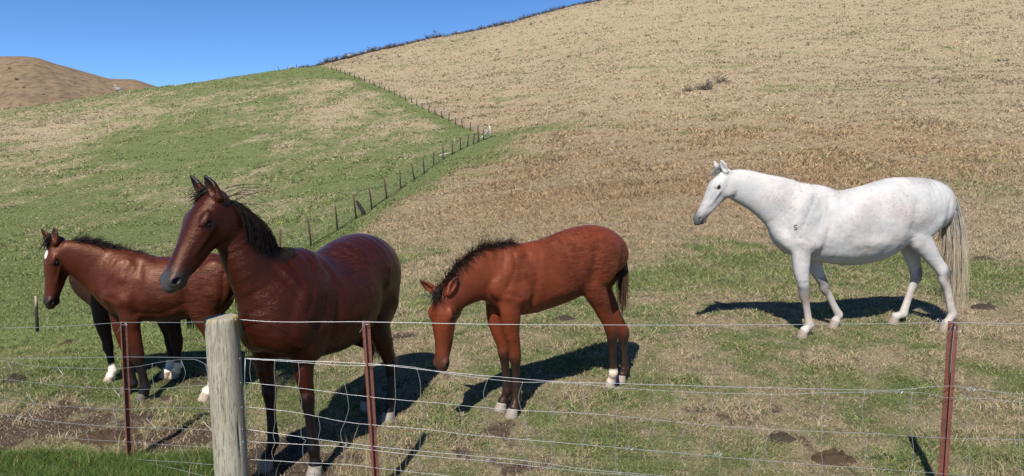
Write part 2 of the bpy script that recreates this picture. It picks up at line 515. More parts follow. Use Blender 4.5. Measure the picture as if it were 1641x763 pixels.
def blades(name, x, y, hgt, wid, lean, tint, segs=2, parent=None):
    """curved tapered blades standing on the ground"""
    n = len(x)
    z = gz(x, y) - .004
    a = rng.uniform(0, 2 * math.pi, n)
    la = rng.uniform(0, 2 * math.pi, n)
    lx, ly = np.cos(la) * lean, np.sin(la) * lean
    sx, sy = np.cos(a) * wid * .5, np.sin(a) * wid * .5
    if segs == 1:
        V = np.empty((n, 3, 3))
        V[:, 0] = np.stack([x - sx, y - sy, z], 1)
        V[:, 1] = np.stack([x + sx, y + sy, z], 1)
        V[:, 2] = np.stack([x + lx, y + ly, z + hgt], 1)
        F = np.arange(n * 3).reshape(n, 3)
        k = 3
    else:
        V = np.empty((n, 5, 3))
        V[:, 0] = np.stack([x - sx, y - sy, z], 1)
        V[:, 1] = np.stack([x + sx, y + sy, z], 1)
        V[:, 2] = np.stack([x + sx * .75 + lx * .35, y + sy * .75 + ly * .35, z + hgt * .6], 1)
        V[:, 3] = np.stack([x - sx * .75 + lx * .35, y - sy * .75 + ly * .35, z + hgt * .6], 1)
        V[:, 4] = np.stack([x + lx, y + ly, z + hgt], 1)
        b = np.arange(n)[:, None] * 5
        F = np.concatenate([b + [0, 1, 2], b + [0, 2, 3], b + [3, 2, 4]], 0)
        k = 5
    o = mesh_np(name, V.reshape(-1, 3), F, GRASS, None, {'tint': np.repeat(tint, k, 0)}, smooth=False)
    tag(o, kind='stuff')
    return o

def tint_for(x, y, bright=1.0, far=False):
    dry, dirt, lush, u, v, left = ground_cover(x, y)
    n = len(x)
    p = rng.uniform(0, 1, n)
    isdry = p < sstep(.12, .88, dry)
    g = np.array([.180, .220, .080])[None] * rng.uniform(.65, 1.45, n)[:, None]
    g = g * (1 + np.array([.35, .1, .25])[None] * rng.uniform(-.6, 1, n)[:, None])
    red = np.clip(pmask(u, v, 900, 300, 500, 130) + pmask(u, v, 1400, 250, 300, 60), 0, 1) * (1 - left)
    ta = np.array([.43, .345, .230])[None] * rng.uniform(.62, 1.35, n)[:, None]
    ta = ta * (1 - red[:, None] * np.array([.05, .15, .24])[None])
    tone = .80 + .42 * fbm(x * .045, y * .02, 141, 3)
    ta = ta * (tone + .10 * pmask(u, v, 1300, 60, 600, 80) * (1 - left))[:, None]
    tr = np.abs((v - 162) - (u - 1420) * .235 - 2 * np.sin(u * .03)); tk = np.exp(-(tr / 3.0) ** 2) * sstep(1400, 1440, u) * (y > 20)
    ta = ta * (1 + .25 * tk)[:, None]
    c = np.where(isdry[:, None], ta, g)
    dk = (rng.uniform(0, 1, n) < .05 * sstep(.5, .8, fbm(x * .12, y * .06, 143, 3)) + .02) & (y > 12) & (left < .5)
    c[dk] = np.array([.13, .095, .06])[None] * rng.uniform(.5, 1.2, dk.sum())[:, None]
    return c * bright, dry, dirt, lush, u, v, left

def scatter(d0, d1, n, tmax=.78):
    """uniform in bearing and in log distance"""
    y = np.exp(rng.uniform(math.log(d0), math.log(d1), n))
    x = rng.uniform(-tmax, tmax, n) * y
    return x, y

def build_grass():
    # paddock
    x, y = scatter(4.2, 11, 330000)
    c, dry, dirt, lush, u, v, left = tint_for(x, y)
    cl = fbm(x * 3.5, y * 3.5, 91, 3)
    keep = (rng.uniform(0, 1, len(x)) < (1 - .75 * sstep(.25, .7, dirt)) * (.30 + .9 * sstep(.35, .65, cl))) & (lush < .5)
    x, y, c, cl, dry = x[keep], y[keep], c[keep], cl[keep], dry[keep]
    n = len(x)
    h = rng.uniform(.014, .046, n) * (.6 + 1.0 * sstep(.45, .8, cl)) * (1.15 - .35 * dry)
    blades('paddock_grass', x, y, h, rng.uniform(.005, .0105, n) * (y / 6.5), rng.uniform(.4, 1.7, n) * h * 1.2, c, 2)
    x, y = scatter(4.3, 10.5, 520000)
    c, dry, dirt, lush, u, v, left = tint_for(x, y)
    keep = (rng.uniform(0, 1, len(x)) < (.62 - .5 * sstep(.25, .7, dirt))) & (lush < .5)
    x, y, c, dry = x[keep], y[keep], c[keep], dry[keep]
    n = len(x); h = rng.uniform(.008, .026, n)
    blades('short_turf', x, y, h, rng.uniform(.004, .009, n) * (y / 6.5), rng.uniform(.5, 3.0, n) * h, c * .95, 1)
    # middle distance
    x, y = scatter(9.5, 36, 330000)
    c, dry, dirt, lush, u, v, left = tint_for(x, y)
    cl = fbm(x * 1.3, y * 1.3, 93, 3)
    keep = rng.uniform(0, 1, len(x)) < (1 - .8 * sstep(.25, .6, dirt)) * (.45 + .7 * sstep(.35, .6, cl))
    x, y, c, cl, dry = x[keep], y[keep], c[keep], cl[keep], dry[keep]
    n = len(x)
    h = rng.uniform(.025, .075, n) * (.7 + 1.2 * sstep(.45, .75, cl) * (.3 + .7 * dry)) * (.7 + y / 40)
    blades('pasture_grass', x, y, h, .0016 * y * rng.uniform(.5, 1.2, n), rng.uniform(.4, 2.2, n) * h, c, 1)
    # hill sides: tufts
    x, y = scatter(28, 335, 520000)
    c, dry, dirt, lush, u, v, left = tint_for(x, y)
    cl = fbm(x * .45, y * .45, 95, 4)
    keep = rng.uniform(0, 1, len(x)) < (.5 + .5 * sstep(.38, .62, cl))
    x, y, c, cl, dry, left = x[keep], y[keep], c[keep], cl[keep], dry[keep], left[keep]
    n = len(x)
    h = rng.uniform(.05, .20, n) * (.6 + 1.1 * sstep(.45, .75, cl)) * (.55 + .6 * dry) * (.45 + .6 * np.minimum(y / 160, 1.0))
    blades('hill_grass', x, y, h * 1.25, rng.uniform(.0013, .0032, n) * y, rng.uniform(.4, 2.4, n) * h, c, 1)
    # lush verge
    n = 62000
    x = rng.uniform(-4.6, -1.6, n); y = rng.uniform(4.35, 5.35, n)
    c, dry, dirt, lush, u, v, left = tint_for(x, y)
    k = lush > .35
    x, y = x[k], y[k]; n = len(x)
    g = np.array([.100, .165, .038])[None] * rng.uniform(.6, 1.5, n)[:, None] * (1 + np.array([.4, .1, .2])[None] * rng.uniform(-.6, 1, n)[:, None])
    dd = rng.uniform(0, 1, n) < .07
    g[dd] = np.array([.38, .31, .17])[None] * rng.uniform(.7, 1.2, dd.sum())[:, None]
    h = rng.uniform(.04, .11, n) * (.6 + .8 * fbm(x * 4, y * 4, 97, 2))
    blades('verge_grass', x, y, h, rng.uniform(.0022, .0050, n), rng.uniform(.2, 1.1, n) * h, g, 2)

build_grass()

# ------------------------------------------------------------------ implicit surface modelling for the animals
class Field:
    def __init__(s, lo, hi, h):
        s.h = h; s.lo = np.array(lo, float); s.n = np.ceil((np.array(hi) - s.lo) / h).astype(int) + 1
        s.F = np.full(tuple(s.n), 0.6, np.float32)
        s.ax = [(s.lo[i] + h * np.arange(s.n[i])).astype(np.float32) for i in range(3)]
    def box(s, lo, hi):
        i0 = np.clip(np.floor((np.array(lo) - s.lo) / s.h).astype(int), 0, s.n - 1)
        i1 = np.clip(np.ceil((np.array(hi) - s.lo) / s.h).astype(int) + 1, 1, s.n)
        i1 = np.maximum(i1, i0 + 1)
        return tuple(slice(a, b) for a, b in zip(i0, i1))
    def grid(s, sl):
        return s.ax[0][sl[0]][:, None, None], s.ax[1][sl[1]][None, :, None], s.ax[2][sl[2]][None, None, :]
    def merge(s, sl, d, k, op):
        A = s.F[sl]
        if op == 'add':
            hh = np.maximum(k - np.abs(A - d), 0) / k
            s.F[sl] = np.minimum(A, d) - hh * hh * (k * .25)
        else:
            d = -d
            hh = np.maximum(k - np.abs(A - d), 0) / k
            s.F[sl] = np.maximum(A, d) + hh * hh * (k * .25)
    def ell(s, c, r, axes=None, k=.03, op='add'):
        c = np.asarray(c, float); r = np.asarray(r, float)
        ax = np.eye(3) if axes is None else np.array([nrm(a) for a in axes])
        m = r.max() + k + 2 * s.h
        sl = s.box(c - m, c + m)
        X, Y, Z = s.grid(sl)
        dx, dy, dz = X - c[0], Y - c[1], Z - c[2]
        q = [(dx * ax[i][0] + dy * ax[i][1] + dz * ax[i][2]) / r[i] for i in range(3)]
        k0 = np.sqrt(q[0] ** 2 + q[1] ** 2 + q[2] ** 2)
        k1 = np.sqrt((q[0] / r[0]) ** 2 + (q[1] / r[1]) ** 2 + (q[2] / r[2]) ** 2) + 1e-6
        s.merge(sl, (k0 * (k0 - 1) / k1).astype(np.float32), k, op)
    def chain(s, nodes, k=.04, sub=3, op='add', endc=.9):
        """nodes: (pos, side vector, half size along side, half size along the other normal)"""
        P = np.array([n[0] for n in nodes], float); S = np.array([nrm(n[1]) for n in nodes]); A = np.array([n[2] for n in nodes], float); B = np.array([n[3] for n in nodes], float)
        m = len(P)
        if m > 2 and sub > 1:
            tq = np.linspace(0, m - 1, (m - 1) * sub + 1)
            i = np.clip(tq.astype(int), 0, m - 2); f = (tq - i)[:, None]
            def cr(Q):
                Q2 = Q if Q.ndim == 2 else Q[:, None]
                p0 = Q2[np.maximum(i - 1, 0)]; p1 = Q2[i]; p2 = Q2[i + 1]; p3 = Q2[np.minimum(i + 2, m - 1)]
                o = .5 * (2 * p1 + (p2 - p0) * f + (2 * p0 - 5 * p1 + 4 * p2 - p3) * f ** 2 + (3 * p1 - p0 - 3 * p2 + p3) * f ** 3)
                return o if Q.ndim == 2 else o[:, 0]
            P, S, A, B = cr(P), cr(S), np.maximum(cr(A), .004), np.maximum(cr(B), .004)
        mg = max(A.max(), B.max()) + k + 2 * s.h
        sl = s.box(P.min(0) - mg, P.max(0) + mg)
        D = np.full(tuple(q.stop - q.start for q in sl), .6, np.float32)
        off = np.array([q.start for q in sl])
        for j in range(len(P) - 1):
            a, b = P[j], P[j + 1]
            ab = b - a; L = np.linalg.norm(ab)
            if L < 1e-6: continue
            T = ab / L
            sd = (S[j] + S[j + 1]) * .5; sd = nrm(sd - T * (sd @ T)); nn = np.cross(T, sd)
            mm = max(A[j], A[j + 1], B[j], B[j + 1]) + k + 2 * s.h
            s2 = s.box(np.minimum(a, b) - mm, np.maximum(a, b) + mm)
            s2 = tuple(slice(max(q.start, r.start), min(q.stop, r.stop)) for q, r in zip(s2, sl))
            if any(q.stop <= q.start for q in s2): continue
            X, Y, Z = s.grid(s2)
            dx, dy, dz = X - a[0], Y - a[1], Z - a[2]
            ta = dx * T[0] + dy * T[1] + dz * T[2]
            t = np.clip(ta / L, 0, 1)
            ra = A[j] + (A[j + 1] - A[j]) * t; rb = B[j] + (B[j + 1] - B[j]) * t
            q1 = (dx * sd[0] + dy * sd[1] + dz * sd[2]) / ra
            q2 = (dx * nn[0] + dy * nn[1] + dz * nn[2]) / rb
            rc = np.minimum(ra, rb) * endc
            q3 = (ta - t * L) / rc
            k0 = np.sqrt(q1 ** 2 + q2 ** 2 + q3 ** 2)
            k1 = np.sqrt((q1 / ra) ** 2 + (q2 / rb) ** 2 + (q3 / rc) ** 2) + 1e-6
            d = (k0 * (k0 - 1) / k1).astype(np.float32)
            ls = tuple(slice(q.start - o, q.stop - o) for q, o in zip(s2, off))
            D[ls] = np.minimum(D[ls], d)
        s.merge(sl, D, k, op)
    def mesh(s, smooth=2):
        F = s.F
        F[0] = F[-1] = .5; F[:, 0] = F[:, -1] = .5; F[:, :, 0] = F[:, :, -1] = .5
        ins = F < 0
        c = np.zeros(tuple(np.array(F.shape) - 1), np.int8)
        for a in (0, 1):
            for b in (0, 1):
                for d in (0, 1):
                    c += ins[a:F.shape[0] - 1 + a, b:F.shape[1] - 1 + b, d:F.shape[2] - 1 + d]
        I = np.argwhere((c > 0) & (c < 8))
        idx = np.full(c.shape, -1, np.int32); idx[tuple(I.T)] = np.arange(len(I))
        acc = np.zeros((len(I), 3)); cnt = np.zeros(len(I))
        cor = [(a, b, d) for a in (0, 1) for b in (0, 1) for d in (0, 1)]
        val = {q: F[I[:, 0] + q[0], I[:, 1] + q[1], I[:, 2] + q[2]] for q in cor}
        for q in cor:
            for ax in range(3):
                if q[ax]: continue
                r = list(q); r[ax] = 1; r = tuple(r)
                a, b = val[q], val[r]
                m = (a < 0) != (b < 0)
                t = a[m] / (a[m] - b[m])
                p = np.tile(np.array(q, float), (m.sum(), 1)); p[:, ax] += t
                acc[m] += p; cnt[m] += 1
        V = s.lo + s.h * (I + acc / cnt[:, None])
        Q = []
        for ax in range(3):
            o1, o2 = [(1, 2), (2, 0), (0, 1)][ax]
            sl0 = [slice(None)] * 3; sl1 = [slice(None)] * 3
            sl0[ax] = slice(0, -1); sl1[ax] = slice(1, None)
            a = ins[tuple(sl0)]; b = ins[tuple(sl1)]
            E = np.argwhere(a != b)
            fl = a[tuple(E.T)]
            e1 = np.zeros(3, int); e1[o1] = 1
            e2 = np.zeros(3, int); e2[o2] = 1
            ok = (E[:, o1] > 0) & (E[:, o2] > 0) & (E[:, o1] < c.shape[o1]) & (E[:, o2] < c.shape[o2])
            E, fl = E[ok], fl[ok]
            q = np.stack([idx[tuple((E - e1 - e2).T)], idx[tuple((E - e2).T)], idx[tuple(E.T)], idx[tuple((E - e1).T)]], 1)
            q[~fl] = q[~fl][:, ::-1]
            Q.append(q)
        Q = np.vstack(Q)
        # keep the largest connected piece cheaply: skip (bodies are connected)
        for it in range(smooth):
            A = np.zeros_like(V); n = np.zeros(len(V))
            for i in range(4):
                a, b = Q[:, i], Q[:, (i + 1) % 4]
                for x in range(3):
                    A[:, x] += np.bincount(a, V[b, x], len(V)) + np.bincount(b, V[a, x], len(V))
                n += np.bincount(a, minlength=len(V)) + np.bincount(b, minlength=len(V))
            lap = A / n[:, None] - V
            V = V + (.5 if it % 2 == 0 else -.32) * lap
        return V, Q

# ------------------------------------------------------------------ horse materials
def coat_material(name, rough, spec, wet=0.0, fleck=False, sheen=0.0, coatw=.0):
    t = NT(name)
    co = t.coord('Object')
    c = t.attr('coat').outputs['Color']
    m1 = t.mapping(co, (30, 30, 170), (.25, .1, 0))
    hair = t.noise(2.2, 5, .65, m1, .6)
    m2 = t.mapping(co, (9, 9, 34), (.3, 0, 0))
    lump = t.noise(1.0, 4, .6, m2, .8)
    big = t.noise(3.2, 4, .5, co)
    c = t.mix(t.math('MULTIPLY', t.ramp(hair, [(.3, 1), (.62, 0)]), .35), c, t.mix(.5, c, (0, 0, 0)))
    c = t.mix(t.math('MULTIPLY', t.ramp(big, [(.4, 0), (.7, 1)]), .5), c, t.mix(1.0, c, (1.35, 1.2, 1.1), 'MULTIPLY'))
    if fleck:
        fk = t.noise(36, 4, .7, co); fm = t.noise(2.6, 4, .55, co)
        k = t.math('MULTIPLY', t.ramp(fk, [(.55, 0), (.66, 1)]), t.ramp(fm, [(.40, 0.15), (.58, .9)]))
        c = t.mix(t.math('MULTIPLY', k, .75), c, (.13, .105, .10))
        c = t.mix(t.math('MULTIPLY', t.ramp(fm, [(.46, 0), (.72, 1)]), .6), c, (.25, .195, .185))
    m3 = t.mapping(co, (11, 11, 62), (.12, .05, 0))
    wave = t.noise(1.0, 5, .7, m3, 1.2)
    musc = t.noise(7.5, 3, .5, co, .4)
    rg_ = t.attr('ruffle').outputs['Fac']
    if not fleck:
        # damp streaks, and pale highlight streaks painted into the colour, follow the hair
        damp = t.math('MULTIPLY', t.ramp(wave, [(.38, 1), (.56, 0)]), t.math('ADD', t.math('MULTIPLY', rg_, .55), .12))
        c = t.mix(damp, c, t.mix(1.0, c, (.30, .26, .25), 'MULTIPLY'))
        glint = t.math('MULTIPLY', t.ramp(wave, [(.58, 0), (.70, 1)]), t.math('MULTIPLY', rg_, .22 + .2 * wet))
        c = t.mix(glint, c, t.mix(1.0, t.mix(1.0, c, (1.7, 2.0, 2.2), 'MULTIPLY'), (.030, .024, .021), 'ADD'))
        c = t.mix(t.math('MULTIPLY', t.ramp(t.noise(13, 5, .7, co), [(.40, 1), (.58, 0)]), .30), c, t.mix(1.0, c, (.55, .52, .50), 'MULTIPLY'))
    else:
        c = t.mix(t.math('MULTIPLY', t.ramp(t.noise(5.5, 5, .65, co), [(.46, 0), (.66, 1)]), .38), c, (.22, .218, .223))
    hgt = t.math('ADD', t.math('MULTIPLY', hair, .26), t.math('ADD', t.math('MULTIPLY', lump, .30), t.math('MULTIPLY', t.math('MULTIPLY', wave, rg_), 1.3 * wet)))
    nb0 = t.bump(musc, .20, .03)
    nb = t.bump(hgt, .5 + .4 * wet, .011, nb0)
    b = t.bsdf(c, t.math('ADD', t.math('MULTIPLY', hair, .22), rough - .11), 0, nb, spec)
    if not fleck:
        sr = t.n('ShaderNodeSeparateColor'); t.l(c, sr.inputs[0])
        t.l(t.mix(t.ramp(sr.outputs[0], [(.010, 0), (.026, 1)]), (.62, .66, .72), (1.0, .58, .42)), b.inputs['Specular Tint'])
        b.inputs['Coat Weight'].default_value = coatw; b.inputs['Coat Roughness'].default_value = .30
        t.l(nb0, b.inputs['Coat Normal'])
    if sheen:
        b.inputs['Sheen Weight'].default_value = sheen; b.inputs['Sheen Roughness'].default_value = .4
        b.inputs['Sheen Tint'].default_value = (1, .75, .6, 1)
    return t.done(b)

def hair_material(name, rough=.6, spec=.14):
    t = NT(name)
    c = t.attr('tint').outputs['Color']
    return t.done(t.bsdf(c, rough, 0, None, spec))

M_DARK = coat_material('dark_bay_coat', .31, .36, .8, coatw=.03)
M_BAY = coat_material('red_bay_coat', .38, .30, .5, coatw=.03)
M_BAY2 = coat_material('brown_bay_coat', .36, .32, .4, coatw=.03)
M_BLACK = coat_material('near_black_coat', .55, .18, .1)
M_GREY = coat_material('white_coat', .62, .3, .05, True)
M_HAIR = hair_material('horse_hair')
_t = NT('eye'); M_EYE = _t.done(_t.bsdf((.012, .007, .005), .06, 0, None, .8))
def hoof_material():
    t = NT('hoof_horn'); co = t.coord('Object')
    n = t.noise(4, 4, .6, t.mapping(co, (6, 6, 40)))
    c = t.mix(n, t.attr('tint').outputs['Color'], (.09, .07, .055))
    return t.done(t.bsdf(c, .6, 0, t.bump(n, .3, .002), .3))
M_HOOF = hoof_material()

# ------------------------------------------------------------------ horse builder
class Horse:
    def __init__(s, foot_front, foot_hind, voxel, label):
        """foot_*: world points midway between the fore / hind hooves"""
        f, h = np.array(foot_front), np.array(foot_hind)
        c = (f + h) / 2
        s.fwd = nrm([f[0] - h[0], f[1] - h[1], 0]); s.left = np.array([-s.fwd[1], s.fwd[0], 0])
        s.o = np.array([c[0], c[1], g1(c[0], c[1])])
        s.rz = math.atan2(s.fwd[1], s.fwd[0])
        s.root = empty('horse', s.o, s.rz)
        tag(s.root, label, 'horse', 'horses in the paddock')
        s.h = voxel
        s.chains = []; s.ells = []; s.cuts = []
        s.hoofs = []; s.legs = []
        s.eyes = []
    def loc(s, p):
        q = np.asarray(p, float) - s.o
        return np.array([q @ s.fwd, q @ s.left, q[2]])
    def ldir(s, v):
        v = np.asarray(v, float)
        return nrm([v @ s.fwd, v @ s.left, v[2]])
    def world(s, p):
        return s.o + s.fwd * p[0] + s.left * p[1] + np.array([0, 0, p[2]])
    def trunk(s, secs, k=.05):
        """(local centre, half width, half height)"""
        s.tr = secs
        s.chains.append(([(p, (0, 1, 0), hw, hh) for p, hw, hh in secs], k, 4))
    def sy(s, x, z):
        """half width of the trunk at a place on its side"""
        C = np.array([t[0] for t in s.tr]); o = np.argsort(C[:, 0])
        hw = np.interp(x, C[o, 0], np.array([t[1] for t in s.tr])[o]); hh = np.interp(x, C[o, 0], np.array([t[2] for t in s.tr])[o]); zc = np.interp(x, C[o, 0], C[o, 2])
        return hw * math.sqrt(max(0.02, 1 - ((z - zc) / hh) ** 2))
    def groove(s, pts, sig, depth, k=0):
        s.disp = getattr(s, 'disp', []) + [(np.array(pts, float), sig, -depth)]
    def bulge(s, x, z, rx, rz, hgt, tilt=0.0, k=.06):
        d = np.array([math.cos(tilt), math.sin(tilt)]) * max(rx - rz, 0.001) * .8
        s.disp = getattr(s, 'disp', []) + [(np.array([[x - d[0], z - d[1]], [x + d[0], z + d[1]]]), min(rx, rz) * .7, hgt)]
    def muscles(s, elbow, withers, stifle, hip, k=1.0, depth=1.0):
        """shoulder, triceps, ribs, flank and quarter modelling, from four landmarks (x, z)"""
        ex, ez = elbow; wx, wz = withers; sx, sz = stifle; hx, hz = hip
        d = depth
        mz = lambda f: float(lerp(ez, wz, f))
        # groove behind the shoulder and arm, edge of the shoulder blade, point of the shoulder
        s.groove([(ex - .13 * k, ez + .02 * k), (ex - .17 * k, mz(.35)), (ex - .19 * k, mz(.6)), (wx - .10 * k, mz(.82))], .045 * k, .011 * d * k)
        s.groove([(ex + .13 * k, mz(.42)), (ex + .05 * k, mz(.66)), (wx + .04 * k, mz(.88))], .028 * k, .007 * d * k)
        s.groove([(ex + .02 * k, mz(.24)), (ex + .12 * k, mz(.30))], .026 * k, .007 * d * k)
        s.bulge(ex - .04 * k, mz(.22), .10 * k, .075 * k, .012 * d * k, .5)
        s.bulge(ex + .14 * k, mz(.26), .06 * k, .06 * k, .010 * d * k)
        s.bulge(ex - .04 * k, mz(.58), .06 * k, .05 * k, .007 * d * k, 1.0)
        # hollow of the flank, point of hip, thigh and buttock
        fx = float(lerp(sx, ex, .14))
        s.groove([(fx, sz + .10 * k), (fx - .02 * k, hz + .02 * k)], .060 * k, .016 * d * k)
        s.bulge(hx + .17 * k, hz + .16 * k, .045 * k, .045 * k, .010 * d * k)
        s.bulge(hx - .01 * k, float(lerp(sz, hz, .45)), .10 * k, .08 * k, .010 * d * k, 1.2)
        s.groove([(hx - .11 * k, hz + .04 * k), (hx - .10 * k, float(lerp(sz, hz, .5))), (hx - .05 * k, sz + .02 * k)], .026 * k, .008 * d * k)
        # arch of the ribs over the belly and the line of the girth
        s.bulge(float(lerp(ex, sx, .5)), mz(.24), .26 * k, .09 * k, .010 * k, 0)
        s.groove([(float(lerp(ex, sx, .2)), ez + .00 * k), (float(lerp(ex, sx, .5)), ez - .01 * k), (float(lerp(ex, sx, .8)), ez + .08 * k)], .022 * k, .004 * d * k)
    def foreleg(s, top, elbow, knee, fet, hoof, sc_=1.0, fa=1.0):
        """local joint positions; hoof = ground contact, middle of the hoof"""
        top, elbow, knee, fet, hoof = [np.asarray(q, float) for q in (top, elbow, knee, fet, hoof)]
        cor = hoof + np.array([-.012, 0, .075]) * sc_
        k = sc_
        N = [(top, .085, .125 * fa), (elbow, .075, .098 * fa), (lerp(elbow, knee, .4) + [.012 * k, 0, 0], .060, .076 * fa), (lerp(elbow, knee, .8), .046, .055), (knee + [.006 * k, 0, .015 * k], .049, .056), (knee + [0, 0, -.03 * k], .045, .049),
             (lerp(knee, fet, .28), .033, .040), (lerp(knee, fet, .6), .030, .038), (lerp(knee, fet, .85), .034, .042), (fet, .040, .049), (lerp(fet, cor, .5), .034, .037), (cor, .046, .050)]
        s.chains.append(([(p, (0, 1, 0), a * k, b * k) for p, a, b in N], .035, 3))
        s.hoofs.append((hoof, k, 'f')); s.legs.append((knee, fet, hoof, 'f'))
    def hindleg(s, hip, stifle, hock, fet, hoof, sc_=1.0, fa=1.0):
        hip, stifle, hock, fet, hoof = [np.asarray(q, float) for q in (hip, stifle, hock, fet, hoof)]
        cor = hoof + np.array([-.012, 0, .072]) * sc_
        k = sc_
        N = [(hip, .10, .19 * fa), (lerp(hip, stifle, .6), .10, .19 * fa), (stifle, .085, .145 * fa), (lerp(stifle, hock, .4), .068, .100 * fa), (lerp(stifle, hock, .75), .048, .068 * fa), (hock + [.012 * k, 0, .02 * k], .050, .062), (hock + [.008 * k, 0, -.05 * k], .043, .052),
             (lerp(hock, fet, .35), .034, .043), (lerp(hock, fet, .65), .032, .041), (lerp(hock, fet, .87), .036, .045), (fet, .042, .051), (lerp(fet, cor, .5), .036, .038), (cor, .047, .052)]
        s.chains.append(([(p, (0, 1, 0), a * k, b * k) for p, a, b in N], .035, 3))
        # point of hock and tendon
        s.chains.append(([(lerp(stifle, hock, .55) + np.array([-.055, 0, 0]) * k, (0, 1, 0), .018 * k, .02 * k), (hock + np.array([-.048, 0, .045]) * k, (0, 1, 0), .022 * k, .026 * k), (hock + np.array([-.035, 0, -.06]) * k, (0, 1, 0), .022 * k, .024 * k)], .03, 2))
        s.hoofs.append((hoof, k, 'h')); s.legs.append((hock, fet, hoof, 'h'))
    def neck(s, nodes, k=.075):
        """(local pos, local side vector, half width, half depth)"""
        s.chains.append((nodes, k, 4))
    def head(s, poll, face, up, hs=1.0, ears=None, earlen=.165, wf=1.0):
        """poll: local point of the top of the head; face: local direction from poll to muzzle; up: forehead normal"""
        X = nrm(face); Z = np.asarray(up, float); Z = nrm(Z - X * (Z @ X)); Y = np.cross(Z, X)
        o = np.asarray(poll, float) - Z * .055 * hs
        s.hX, s.hY, s.hZ, s.hs, s.ho, s.wf = X, Y, Z, hs, o, wf
        def L(x, y, z):
            return o + (X * x + Y * y * wf + Z * z) * hs
        s.HL = L
        ax = [X, Y, Z]
        # skull and nose
        sk = [(0, -.015, .070, .072), (.09, -.012, .092, .080), (.175, -.008, .102, .082), (.25, -.012, .089, .074), (.34, -.018, .067, .062), (.43, -.022, .056, .053), (.51, -.028, .057, .049), (.565, -.034, .058, .046), (.60, -.042, .046, .038)]
        s.chains.append(([(L(x, 0, z), Y, a * hs * wf, b * hs) for x, z, a, b in sk], .03, 3))
        # lower jaw
        jw = [(.06, -.115, .055, .060), (.16, -.125, .058, .062), (.27, -.108, .045, .046), (.38, -.085, .034, .034), (.48, -.078, .030, .027), (.55, -.080, .032, .026)]
        s.chains.append(([(L(x, 0, z), Y, a * hs * wf, b * hs) for x, z, a, b in jw], .035, 3))
        for q in (1, -1):
            s.ells.append((L(.115, .054 * q, -.092), np.array([.112, .042, .108]) * hs, ax, .03))
            s.ells.append((L(.30, .034 * q, -.068), np.array([.17, .026, .050]) * hs, ax, .035))      # round cheek
            s.chains.append(([(L(.20, .090 * q, -.03), Y, .010 * hs, .012 * hs), (L(.27, .080 * q, -.035), Y, .012 * hs, .011 * hs), (L(.37, .060 * q, -.036), Y, .008 * hs, .009 * hs)], .018, 2))  # facial crest
            s.ells.append((L(.165, .088 * q, .034), np.array([.040, .018, .014]) * hs, ax, .025))      # brow
            s.cuts.append((L(.186, .120 * q, .003), np.array([.024, .024, .016]) * hs, ax, .010))
            s.ells.append((L(.176, .096 * q, .026), np.array([.030, .012, .007]) * hs, ax, .010))
            s.eyes.append((L(.184, .0900 * q, .005), .0220 * hs))
            # nostrils
            s.ells.append((L(.558, .045 * q, -.018), np.array([.040, .022, .030]) * hs, ax, .018))
            s.cuts.append((L(.568, .068 * q, -.020), np.array([.025, .020, .014]) * hs, [nrm(X + Z * .5), Y, nrm(Z - X * .5)], .008))
        s.ells.append((L(.585, 0, -.058), np.array([.030, .040, .020]) * hs, ax, .02))             # upper lip
        s.ells.append((L(.560, 0, -.092), np.array([.030, .032, .018]) * hs, ax, .02))             # lower lip
        s.cuts.append((L(.60, 0, -.0775), np.array([.062, .06, .0035]) * hs, ax, .006))             # mouth line
        s.muzzle = L(.60, 0, -.05)
        for q in (1, -1):
            base = L(-.008, .068 * q, .034)
            d = nrm((ears or {}).get(q, Z * .6 - X * .7 + Y * q * .25))
            fw = (ears or {}).get('f%d' % q, Z)
            fw = nrm(fw - d * (fw @ d)); sd = np.cross(d, fw)
            el = earlen * hs
            nodes = [(base - d * .02 * hs, sd, .030 * hs, .030 * hs), (base + d * el * .25, sd, .036 * hs, .026 * hs), (base + d * el * .5, sd, .037 * hs, .020 * hs), (base + d * el * .78, sd, .023 * hs, .013 * hs), (base + d * el, sd, .006 * hs, .007 * hs)]
            s.chains.append((nodes, .015, 3))
            s.cutch = getattr(s, 'cutch', [])
            s.cutch.append(([(base + d * el * .16 + fw * .024 * hs, sd, .018 * hs, .016 * hs), (base + d * el * .5 + fw * .020 * hs, sd, .021 * hs, .016 * hs), (base + d * el * .84 + fw * .014 * hs, sd, .008 * hs, .009 * hs)], .008, 2))
            s.eartips = getattr(s, 'eartips', []) + [base + d * el]
            s.earbases = getattr(s, 'earbases', []) + [base]
    def build(s, mat, coat, hooftint):
        P = np.vstack([np.array([n[0] for n in c[0]]) for c in s.chains])
        lo = P.min(0) - .34; hi = P.max(0) + .36
        lo[2] = 0.0
        lo[2] = min(h[0][2] for h in s.hoofs) - .02
        mx = np.max([max(n[2], n[3]) for c in s.chains for n in c[0]])
        f = Field(lo, hi, s.h)
        for nodes, k, sub in s.chains: f.chain(nodes, k, sub)
        for c, r, ax, k in s.ells: f.ell(c, r, ax, k)
        for c, r, ax, k in s.cuts: f.ell(c, r, ax, k, 'cut')
        for nodes, k, sub in getattr(s, 'cutch', []): f.chain(nodes, k, sub, 'cut')
        V, Q = f.mesh(2)
        N = np.zeros_like(V); fn = np.cross(V[Q[:, 2]] - V[Q[:, 0]], V[Q[:, 3]] - V[Q[:, 1]])
        for i in range(4):
            for x in range(3):
                N[:, x] += np.bincount(Q[:, i], fn[:, x], len(V))
        N /= np.maximum(np.linalg.norm(N, axis=1, keepdims=True), 1e-9)
        side = np.sign(V[:, 1]) * 7.3
        big_ = np.maximum(0, 1 - np.linalg.norm((V - s.ho) / .7, axis=1)) < .02
        amp = np.where(V[:, 2] > .6, .010, .003) * np.where(big_, 1.0, .3)
